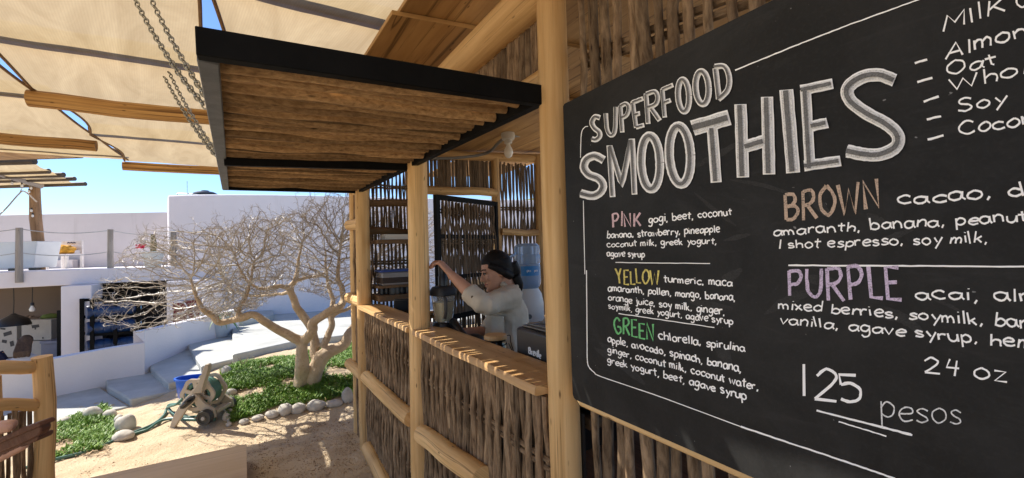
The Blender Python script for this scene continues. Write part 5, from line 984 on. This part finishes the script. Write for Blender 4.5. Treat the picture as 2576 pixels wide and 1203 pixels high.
b = MB(); b.tube([o+Vector((math.cos(a)*.051, math.sin(a)*.051, .115)) for a in [k*.4 for k in range(17)]], .0018, 5); cpt = r0*.053; b.tube(smooth_path([o+cpt+Vector((0, 0, .15)), o+cpt*1.25+Vector((0, 0, .15)), o+cpt*1.3+Vector((0, 0, .12)), o+cpt*1.5+Vector((0, 0, .08)), o+cpt*1.45+Vector((0, 0, .075)), o+cpt*1.1+Vector((0, 0, .115))], 4), .002, 5); b.build('wire_clip', IRON, t_)
e0, e1 = onX(1297, 830, .905), onX(1383, 846, .905); o = Vector((.905, e0.y, 1.018)); zt_ = 1.243; t_ = thing('espresso_machine', 'dark grey espresso machine with white maker lettering at the counter end', 'coffee machine', o); ESP = plain('charcoal steel', (.04, .04, .042), .12, 5, .36, .5, .05, .5)
b = MB(); b.hexa([Vector(p) for p in ((.905, e0.y, 1.02), (.905, 1.03, 1.02), (1.17, 1.03, 1.02), (1.17, e0.y, 1.02), (.905, e0.y, zt_), (.905, 1.03, zt_), (1.17, 1.03, zt_), (1.17, e0.y, zt_))]); b.build('casing', ESP, t_, bevel=.012)
b = MB(); b.hexa([Vector(p) for p in ((.925, e0.y-.02, zt_+.001), (.925, 1.05, zt_+.001), (1.15, 1.05, zt_+.001), (1.15, e0.y-.02, zt_+.001), (.925, e0.y-.02, zt_+.008), (.925, 1.05, zt_+.008), (1.15, 1.05, zt_+.008), (1.15, e0.y-.02, zt_+.008))])
for k in range(4): b.bar((.945+k*.055, e0.y-.03, zt_+.011), (.945+k*.055, 1.06, zt_+.011), .006, .008)
b.build('cup_tray', plain('brushed grey', (.14, .135, .13), .15, 9, .4, .6), t_, bevel=.002)
text("Breville", (1330, 888), (1362, 902), 9.5, 10, .30, WPR, None, lambda x, y, o_: (lambda p: Vector((p.x-.0008-o_, p.y, p.z)))(onX(x, y, .905)), t_, 'maker_lettering')
# ---------------------------------------------------------------- stick gate at the left
gt = thing('stick_fence', 'low log and stick fence panel at the left foreground', 'fence', gp(108, 2.35, 0)); zg = lambda y, D=2.35, x=106: topz(gp(x, D), y)
c = gp(108, 2.35); tp_ = dep(104, 897, 2.35); log('post', (c.x+.006, c.y, -.05), (tp_.x, tp_.y, tp_.z), (.046, .042), LOG, par=gt)
a, q = dep(84, 924, 2.33), dep(-60, 925, 2.02); log('rail', a, q, .034, LOG, par=gt, n=5); a, q = dep(86, 1020, 2.33), dep(-60, 1022, 2.02); log('rail', a, q, .031, LOG, par=gt, n=5)
c = gp(-34, 2.1); log('post', (c.x, c.y, -.05), (c.x, c.y, dep(-34, 955, 2.1).z), .045, LOG, par=gt); dd = (dep(-60, 1022, 2.02)-dep(86, 1020, 2.33)); dd.z = 0; a = dep(84, 1020, 2.33)
sticks('stick_panel', (a.x, a.y, 0), dd, .42, .0, a.z+.01, 13, .0108, STICK, gt, bars=(.25,), wob=.016)
# ---------------------------------------------------------------- hand with a wallet, person cut by the frame
pe = thing('person', 'hand of someone outside the frame holding out a brown wallet', 'person', (-.72, .30, 0)); LEA = grain('brown leather', (.10, .04, .022), (.17, .075, .042), (.05, .02, .012), 60, 6, .5, .6)
D = .86; H = lambda x, y, d=0: dep(x, y, D+d)
b = MB(); wl = thing('wallet', 'worn dark brown folded leather wallet held at the left edge', 'wallet', H(40, 1110))
for P, d0, th_ in (([(-60, 1140), (60, 1080), (98, 1069), (104, 1077), (103, 1086), (96, 1098), (50, 1120), (-60, 1165)], -.008, .020), ([(-60, 1128), (58, 1075), (94, 1063), (100, 1068), (101, 1074), (60, 1090), (-60, 1142)], -.012, .03), ([(-60, 1158), (60, 1110), (92, 1096), (97, 1100), (93, 1110), (48, 1128), (-60, 1182)], -.004, .03)):
    b = MB(); b.prism([H(*p, d0) for p in P], Fw*th_); b.build('leather_flap', LEA, wl, bevel=.003)
b = MB(); b.tube(smooth_path([H(-150, 1100, .03), H(-60, 1090, .012), H(-10, 1078, -.004), H(25, 1071, -.010), H(41, 1072, -.008)], 4), [.017, .017, .016, .015, .015, .0155, .015, .0145, .014, .0135, .0135, .013, .0125, .012, .0115, .010, .006], 12)
for i, (dx, dy, tip) in enumerate(((0, 0, 72), (-8, 7, 60), (-16, 14, 46), (-26, 22, 28))):
    b.tube(smooth_path([H(-130+dx, 1150+dy, .05), H(-50+dx, 1146+dy, .035), H(5+dx, 1138+dy, .02), H(tip-22, 1126+dy, .006), H(tip-4, 1116+dy, .002)], 4), [.0095]*12+[.009, .0088, .0085, .008, .005], 10)
b.loft([(H(-260, 1150, .06), CU*.032, Fw*.024), (H(-200, 1140, .05), CU*.034, Fw*.018), (H(-140, 1128, .04), CU*.040, Fw*.016), (H(-100, 1126, .035), CU*.040, Fw*.014)], 16)
b.tube([H(-240, 1148, .06), H(-420, 1200, .1), H(-700, 1280, .1)], [.028, .036, .042], 14); b.build('hand', SKIN2, pe, mods=RM(.0042, 4))
b = MB(); b.tube([H(-420, 1200, .1), H(-760, 1300, .1), Vector((-.95, .15, 1.35))], [.05, .06, .07], 14, wob=.1); b.build('sleeve', plain('grey cotton', (.2, .2, .21)), pe)
# ---------------------------------------------------------------- plywood sheet on sleepers
zt_ = .13; P = [onZ(620, 1117, zt_), onZ(150, 1218, zt_)]; tb = thing('plywood_platform', 'bare plywood sheet raised on timber sleepers at the bottom of the picture', 'platform', (P[0].x, P[0].y, 0))
dx = (P[1]-P[0]); dx.z = 0; dx = dx.normalized(); dy = (onZ(622, 1203, zt_)-P[0]); dy.z = 0; dy = dy.normalized(); A_, B_, C_, D_ = P[0], P[0]+dx*2.1, P[0]+dx*2.1+dy*1.2, P[0]+dy*1.2
b = MB(); b.hexa([q-Vector((0, 0, .016)) for q in (A_, B_, C_, D_)]+[A_, B_, C_, D_]); b.build('sheet', PLYT, tb, bevel=.0015)
for k in (.03, .4, 1.15): b = MB(); b.bar(A_+dx*(.10 if k > .1 else .012)+dy*k-Vector((0, 0, .075)), B_+dy*k-Vector((0, 0, .075)), .07, .115); b.build('sleeper', BEAM, tb)
# ---------------------------------------------------------------- hose reel
ro = onG(437, 1078); Dr = (ro-CAM).dot(Fw); hr = thing('hose_reel', 'tan plastic garden hose reel cart with black wheels standing on the sand', 'hose reel', ro); TAN = plain('tan plastic', (.40, .34, .255), .08, 5, .5); TAN2 = plain('pale tan plastic', (.47, .40, .31), .06, 5, .5)
H = lambda x, y, d=0: dep(335.4+x*.2509, 805+y*.2509, Dr+d); bk = (Fw*1.0-r0*.04); bk.z = 0; bk = bk.normalized()
def ex(name, P, d0, th_, m=TAN, bev=.006, par=hr): b = MB(); b.prism([H(*p)+bk*d0 for p in P], bk*th_); return b.build(name, m, par, bevel=bev)
def crv(P): return [(q.x, q.y) for q in smooth_path([Vector((*p, 0)) for p in P], 4)]
arm = crv([(358, 1093), (385, 1000), (430, 905), (490, 820), (545, 758), (600, 734), (640, 760)])+crv([(632, 800), (590, 840), (535, 895), (470, 990), (430, 1050), (408, 1092)])
ex('side_arm', arm, 0, .035, TAN2); ex('side_arm', arm, .27, .035)
leg = [(600, 760), (645, 762), (700, 830), (765, 880), (800, 900), (815, 985), (740, 990), (655, 905), (610, 850)]; ex('side_leg', leg, .006, .03); ex('side_leg', leg, .275, .03)
hnd = crv([(585, 735), (640, 665), (690, 560), (728, 455), (748, 442), (764, 452), (755, 520), (722, 620), (695, 725)]); ex('handle', hnd, -.02, .05)
ex('hub_cover', crv([(470, 890), (500, 830), (560, 775), (610, 755), (622, 790), (580, 840), (510, 890)]), -.012, .012, BLACK); b = MB(); b.tube([H(495, 865)-bk*.02, H(580, 800)-bk*.03, H(580, 800)-bk*.07], .012, 8); b.build('crank', BLACK, hr)
def disc(d0):
    th = [2*math.pi*k/72 for k in range(72)]; R_o = [168*(1+.055*math.cos(6*a+.4)) for a in th]; cx, cy = 592, 775; b = MB()
    rings = [(1.0, 0), (.80, 0)]; po = [(cx+math.cos(a)*r, cy+math.sin(a)*r*1.0) for a, r in zip(th, R_o)]; pi_ = [(cx+math.cos(a)*r*.78, cy+math.sin(a)*r*.78) for a, r in zip(th, R_o)]
    F_ = [[H(*p)+bk*d0 for p in po], [H(*p)+bk*d0 for p in pi_], [H(*p)+bk*(d0+.02) for p in pi_], [H(*p)+bk*(d0+.02) for p in po], [H(*p)+bk*d0 for p in po]]; b.quadgrid(F_, [[(k, i) for k in range(73)] for i in range(5)], True)
    for k in range(6): a = k*math.pi/3+.3; b.bar(H(cx+math.cos(a)*45, cy+math.sin(a)*45)+bk*(d0+.01), H(cx+math.cos(a)*140, cy+math.sin(a)*140)+bk*(d0+.01), .034, .016, bk)
    b.lathe(H(cx, cy)+bk*d0, [(0, 0), (.065, 0), (.065, .02), (0, .02)], 24, bk); b.build('reel_disc', TAN2, hr)
disc(.06); disc(.24)
HOSE = plain('green hose', (.075, .17, .135), .15, 20, .45); b = MB(); c = H(592, 775); k_ = Dr*.2509/FPX
for i in range(9):
    for r in (105, 122): b.tube([c+bk*(.085+.018*i)+(CR*math.cos(a)+CU*math.sin(a))*(r*k_) for a in [j*.3 for j in range(22)]], .011, 6)
b.build('hose_coil', HOSE, hr)
def wheel(x, y, d0): 
    c = H(x, y)+bk*d0; r = 74*k_; b = MB(); b.lathe(c, [(0, 0), (r*.62, 0), (r*.66, -.006), (r*.93, -.008), (r, .004), (r, .042), (r*.9, .05), (0, .05)], 30, bk); w_ = b.build('wheel', plain('grey black plastic', (.035, .034, .03), .15, 9, .55), hr); b = MB(); b.lathe(c, [(0, -.014), (r*.24, -.012), (r*.26, .0), (0, .0)], 16, bk); b.build('hub_cap', plain('grey cap', (.38, .36, .33)), w_)
wheel(737, 968, -.045); wheel(737, 968, .30); b = MB(); b.tube([H(737, 968)+bk*.0, H(737, 968)+bk*.30], .012, 8); b.build('axle', IRONG, hr)
b = MB(); b.box(H(770, 940)+bk*.15, (.08, .2, .03), -yaw); b.build('cross_plate', TAN, hr, bevel=.005)
# hose on the sand
def gpt(x, y, dz=.012): p = onG(x, y); p.z += dz+.005; return p
b = MB(); b.tube(smooth_path([H(430, 800)+bk*.1, H(400, 860)+bk*.05, gpt(422, 1040, .05), gpt(412, 1050), gpt(385, 1072), gpt(330, 1096), gpt(285, 1115), gpt(220, 1141), gpt(140, 1161), gpt(40, 1190)], 6), .0125, 8)
b.tube(smooth_path([H(640, 960)+bk*.1, gpt(540, 1060, .01), gpt(480, 1060), gpt(430, 1058), gpt(400, 1066), gpt(372, 1085), gpt(352, 1092), gpt(300, 1108)], 6), .0125, 8)
b.tube(smooth_path([H(500, 880)+bk*.1, gpt(424, 1036, .06), gpt(440, 1052, .03), gpt(480, 1056, .02), gpt(520, 1050, .03), H(690, 950)+bk*.2], 6), .012, 8)
tag(b.build('garden_hose', HOSE), 'green garden hose trailing from the reel across the sand', 'hose')
# blue tub
o = onG(488, 1000); t_ = thing('blue_tub', 'bright blue oval plastic tub behind the hose reel', 'tub', o); BLUE = plain('blue plastic', (.006, .10, .52), .06, 5, .3, 0, 0, .5)
sc = (o-CAM).dot(Fw)/FPX; b = MB(); rr = 44*sc; b.loft([(o+Vector((0, 0, h_*sc)), r0*rr*k, bk*rr*k*.62) for k, h_ in ((.80, 2), (.84, 4), (.97, 46), (1.06, 47), (1.06, 51), (.95, 51), (.92, 44), (.8, 8))], 36); b.build('tub_body', BLUE, t_)
# solar garden light and little block
o = onG(537, 1003); t_ = thing('garden_light', 'tiny black solar stake light in the green patch', 'garden light', o)
b = MB(); b.tube([o, o+Vector((0, 0, .09))], .006, 6); b.build('stake', BLACK, t_); b = MB(); b.lathe(o+Vector((0, 0, .09)), [(.014, 0), (.017, .035), (0, .036)], 10); b.build('lens', plain('cloudy lens', (.5, .5, .45)), t_); b = MB(); b.lathe(o+Vector((0, 0, .125)), [(.025, 0), (.027, .012), (.01, .022), (0, .022)], 12); b.build('cap', BLACK, t_)
o = onG(543, 1030); b = MB(); b.box(o+Vector((0, 0, .05)), (.12, .1, .1), .4); tag(b.build('concrete_block', plain('grey block', (.4, .38, .35), .2, 20, .9), bevel=.008), 'small grey concrete block behind the reel wheels', 'block')
# dry twigs of a dead shrub by the landing
b = MB(); o = onG(612, 925)
for k in range(9): d = Vector((U(-.5, .5), U(-.3, .3), 1)); l_ = U(.06, .15); b.tube([o, o+d*l_*.5+Vector((U(-.01, .01), 0, 0)), o+d*l_], [.004, .003, .002], 5)
o = onG(655, 935); 
for k in range(7): d = Vector((U(-.2, .9), U(-.3, .3), U(.3, .8))); l_ = U(.06, .16); b.tube([o, o+d*l_*.6, o+d*l_], [.006, .004, .002], 5)
o = onG(690, 1003)
for k in range(10): d = Vector((U(-.9, .9), U(-.5, .5), U(.2, .6))); l_ = U(.04, .10); b.tube([o, o+d*l_*.6, o+d*l_], [.008, .006, .002], 5)
tag(b.build('dead_stalks', plain('dead stalk', (.42, .31, .2), .3, 20)), 'dry dead stalks poking from the green ground cover', 'plant')
# ---------------------------------------------------------------- the bare tree
tree = thing('bare_tree', 'leafless gnarled tree with thick pale trunk and dense twigs', 'tree', onG(778, 972)); DT = (tree.location-CAM).dot(Fw)
m, t, p, N = nmat('knobbly bark'); mp = coords(t, 'Object', (1, 1, 1)); n1 = nz(t, mp, 9, 7, .65); n2 = nz(t, mp, 45, 4); n3 = nz(t, mp, 22, 5, .7, 1)
c = ramp(t, n1.outputs[0], [(.3, (.42, .30, .18)), (.7, (.62, .485, .335))]).outputs[0]; c = mixc(t, ramp(t, n3.outputs[0], [(.56, G(0)), (.74, G(.5))]).outputs[0], c, (.50, .42, .32)); c = mixc(t, ramp(t, n2.outputs[0], [(.6, G(0)), (.72, G(.55))]).outputs[0], c, (.16, .10, .05))
t.links.new(c, p.inputs['Base Color']); p.inputs['Roughness'].default_value = .75; bump(t, p, n3.outputs[0], .8, .02); BARK = m
m, t, p, N = nmat('twig bark'); mp = coords(t, 'Object', (1, 1, 1)); n1 = nz(t, mp, 5, 5); c = ramp(t, n1.outputs[0], [(.35, (.24, .20, .16)), (.65, (.54, .485, .42))]).outputs[0]; t.links.new(c, p.inputs['Base Color']); p.inputs['Roughness'].default_value = .45; TWIG = m
Tc = lambda x, y, d=0: dep(670.8+x*.2565, 670.8+y*.2565, DT+d); Td = lambda x, y, d=0: dep(x, y, DT+d); rk = DT*.2565/FPX
LIMB = [([Tc(330, 1215), Tc(335, 1080, -.02), Tc(345, 960, -.04), Tc(345, 850, -.05), Tc(350, 745, -.06)], [70, 63, 62, 57, 52]),
 ([Tc(350, 745, -.06), Tc(240, 690, -.12), Tc(100, 612, -.2), Tc(0, 550, -.28), Td(637, 792, -.35), Td(610, 799, -.38), Td(580, 806, -.4), Td(552, 812, -.45), Td(537, 795, -.5), Td(516, 783, -.55), Td(502, 765, -.6), Td(488, 735, -.65), Td(478, 700, -.65)], [50, 44, 39, 35, 32, 36, 27, 28, 27, 23, 20, 15, 10]),
 ([Td(600, 800, -.38), Td(603, 775, -.36), Td(618, 745, -.3), Td(632, 700, -.28), Td(640, 650, -.25)], [24, 20, 17, 14, 8]),
 ([Tc(350, 745, -.06), Tc(440, 640, -.1), Tc(460, 545, -.12), Tc(550, 485, -.12), Tc(640, 420, -.1), Tc(735, 380, -.05), Tc(755, 290, 0), Tc(735, 200, .02), Tc(700, 140, .05), Td(852, 660, .1), Td(858, 610, .15)], [50, 44, 44, 38, 36, 36, 30, 27, 24, 18, 10]),
 ([Tc(450, 1190, .06), Tc(470, 1080, .06), Tc(505, 950, .08), Tc(560, 865, .1), Tc(650, 820, .14), Tc(760, 760, .2), Tc(815, 660, .28), Td(893, 820, .4), Td(915, 780, .5), Td(930, 720, .6), Td(950, 650, .6)], [78, 76, 74, 66, 56, 52, 48, 42, 34, 24, 14]),
 ([Tc(480, 890, .1), Tc(470, 760, .16), Tc(455, 640, .2), Tc(400, 545, .22), Tc(330, 455, .24), Tc(280, 350, .25), Tc(235, 215, .26), Tc(275, 150, .28), Tc(295, 60, .3), Td(752, 650, .35), Td(765, 600, .35)], [44, 46, 44, 42, 42, 38, 34, 27, 22, 16, 9]),
 ([Tc(235, 215, .26), Tc(130, 190, .2), Tc(0, 220, .1), Td(640, 720, .05), Td(610, 690, 0), Td(590, 640, 0)], [28, 22, 20, 17, 13, 8]), ([Tc(240, 240, .26), Tc(140, 265, .3), Tc(10, 280, .4), Td(630, 745, .5), Td(585, 730, .6), Td(560, 700, .7)], [24, 18, 16, 14, 11, 8]),
 ([Tc(275, 150, .28), Tc(380, 110, .4), Tc(500, 95, .5), Td(822, 680, .6), Td(838, 640, .7)], [20, 19, 16, 13, 8]),
 ([Tc(545, 800, .14), Tc(610, 660, .22), Tc(640, 580, .26), Tc(625, 480, .3), Tc(650, 330, .35), Tc(610, 200, .4), Td(822, 690, .45), Td(818, 630, .5)], [34, 34, 33, 32, 26, 22, 17, 9]),
 ([Tc(640, 480, .3), Tc(720, 440, .34), Tc(790, 420, .4), Td(890, 760, .5), Td(910, 700, .6)], [26, 22, 20, 16, 9])]
b = MB(); seeds = []
for P, r in LIMB:
    Q = smooth_path(P, 5); n = len(Q); rr = [r[min(int(i/5), len(r)-1)]+(r[min(int(i/5)+1, len(r)-1)]-r[min(int(i/5), len(r)-1)])*((i % 5)/5) for i in range(n)]
    b.tube([q+Vector((noise.noise(q*9), noise.noise(q*9+Vector((7, 0, 0))), noise.noise(q*9+Vector((0, 9, 0)))))*.012 for q in Q], [x*rk for x in rr], 14, wob=.22)
    for q, x in zip(Q, rr):
        if x < 32: seeds.append(q)
b.build('trunk', BARK, tree, mods=RM(.012, 2))
def top(x): 
    X_ = [230, 300, 360, 420, 480, 560, 640, 700, 760, 830, 900, 1000, 1110]; Y_ = [730, 640, 590, 595, 585, 568, 545, 548, 520, 495, 480, 500, 540]; return float(np.interp(x, X_, Y_))
def bot(x): return float(np.interp(x, [230, 300, 380, 480, 560, 640, 700, 760, 860, 940, 1110], [800, 838, 838, 812, 805, 780, 735, 735, 770, 760, 740]))
att = []
while len(att) < 12500:
    x = U(230, 1110); y0, y1 = top(x), bot(x); y = y1-(y1-y0)*random.random()**1.25
    if x > 690 and y > 705 and random.random() < .75: continue
    if x < 520 and random.random() < .55+.25*(y > 670)+.15*(x < 400): continue
    hx = (x-590)/380; dm = .95*math.sqrt(max(.1, 1-hx*hx*.7)); d = U(-dm, dm); 
    q = Td(x, y, d+(.35 if x > 880 else 0))
    if q.x > .50 and q.y < 4.35: continue
    att.append(q)
for k in range(150): x = U(330, 890); att.append(Td(x, top(x)-U(0, 1)**2*38, U(-.5, .6)))
nodes = list(seeds); dirs = [Vector((U(-.6, .6), U(-.6, .6), .7)).normalized() for _ in seeds]; par_ = [-1]*len(nodes); A = att; STEP = .031
for it in range(120):
    kd = KDTree(len(nodes)); [kd.insert(q, i) for i, q in enumerate(nodes)]; kd.balance(); acc = {}; keep = []
    for q in A:
        c, i, d = kd.find(q)
        if d < .037: continue
        keep.append(q)
        if d < .75: acc.setdefault(i, []).append((q-c).normalized())
    A = keep
    if not acc: break
    for i, ds in acc.items():
        v = sum(ds, Vector()).normalized()*.8+dirs[i]*.85+Vector((U(-.42, .42), U(-.42, .42), U(-.32, .5))); dirs.append(v.normalized()); nodes.append(nodes[i]+v.normalized()*STEP); par_.append(i)
kids = {}
for i, q in enumerate(par_):
    if q >= 0: kids.setdefault(q, []).append(i)
wt = [1]*len(nodes)
for i in range(len(nodes)-1, -1, -1):
    if par_[i] >= 0: wt[par_[i]] += wt[i]
b = MB(); rad = lambda i: min(.0011*wt[i]**.39, .012)
def chain_from(i, first):
    P = [nodes[first], nodes[i]]; rr = [rad(i), rad(i)]
    while i in kids:
        k = max(kids[i], key=lambda j: wt[j])
        for j in kids[i]:
            if j != k: todo.append((j, i))
        i = k; P.append(nodes[i]); rr.append(rad(i))
    rr[-1] *= .6
    for q in P[1:-1]:
        if random.random() < .8: d = Vector((U(-1, 1), U(-1, 1), U(-.5, 1))).normalized(); l_ = U(.015, .06); k_ = q+d*l_*.55; b.tube([q, k_, k_+(d+Vector((U(-.6, .6), U(-.6, .6), U(-.3, .7))))*l_*.4], [.0014, .0011, .0007], 3, cap=False)
    b.tube(P, rr, 5 if rr[0] > .006 else 4, cap=False)
todo = [(j, i) for i in range(len(seeds)) for j in kids.get(i, [])]
while todo: j, i = todo.pop(); chain_from(j, i)
tw_ = b.build('twigs', TWIG, tree); tw_['kind'] = 'stuff'
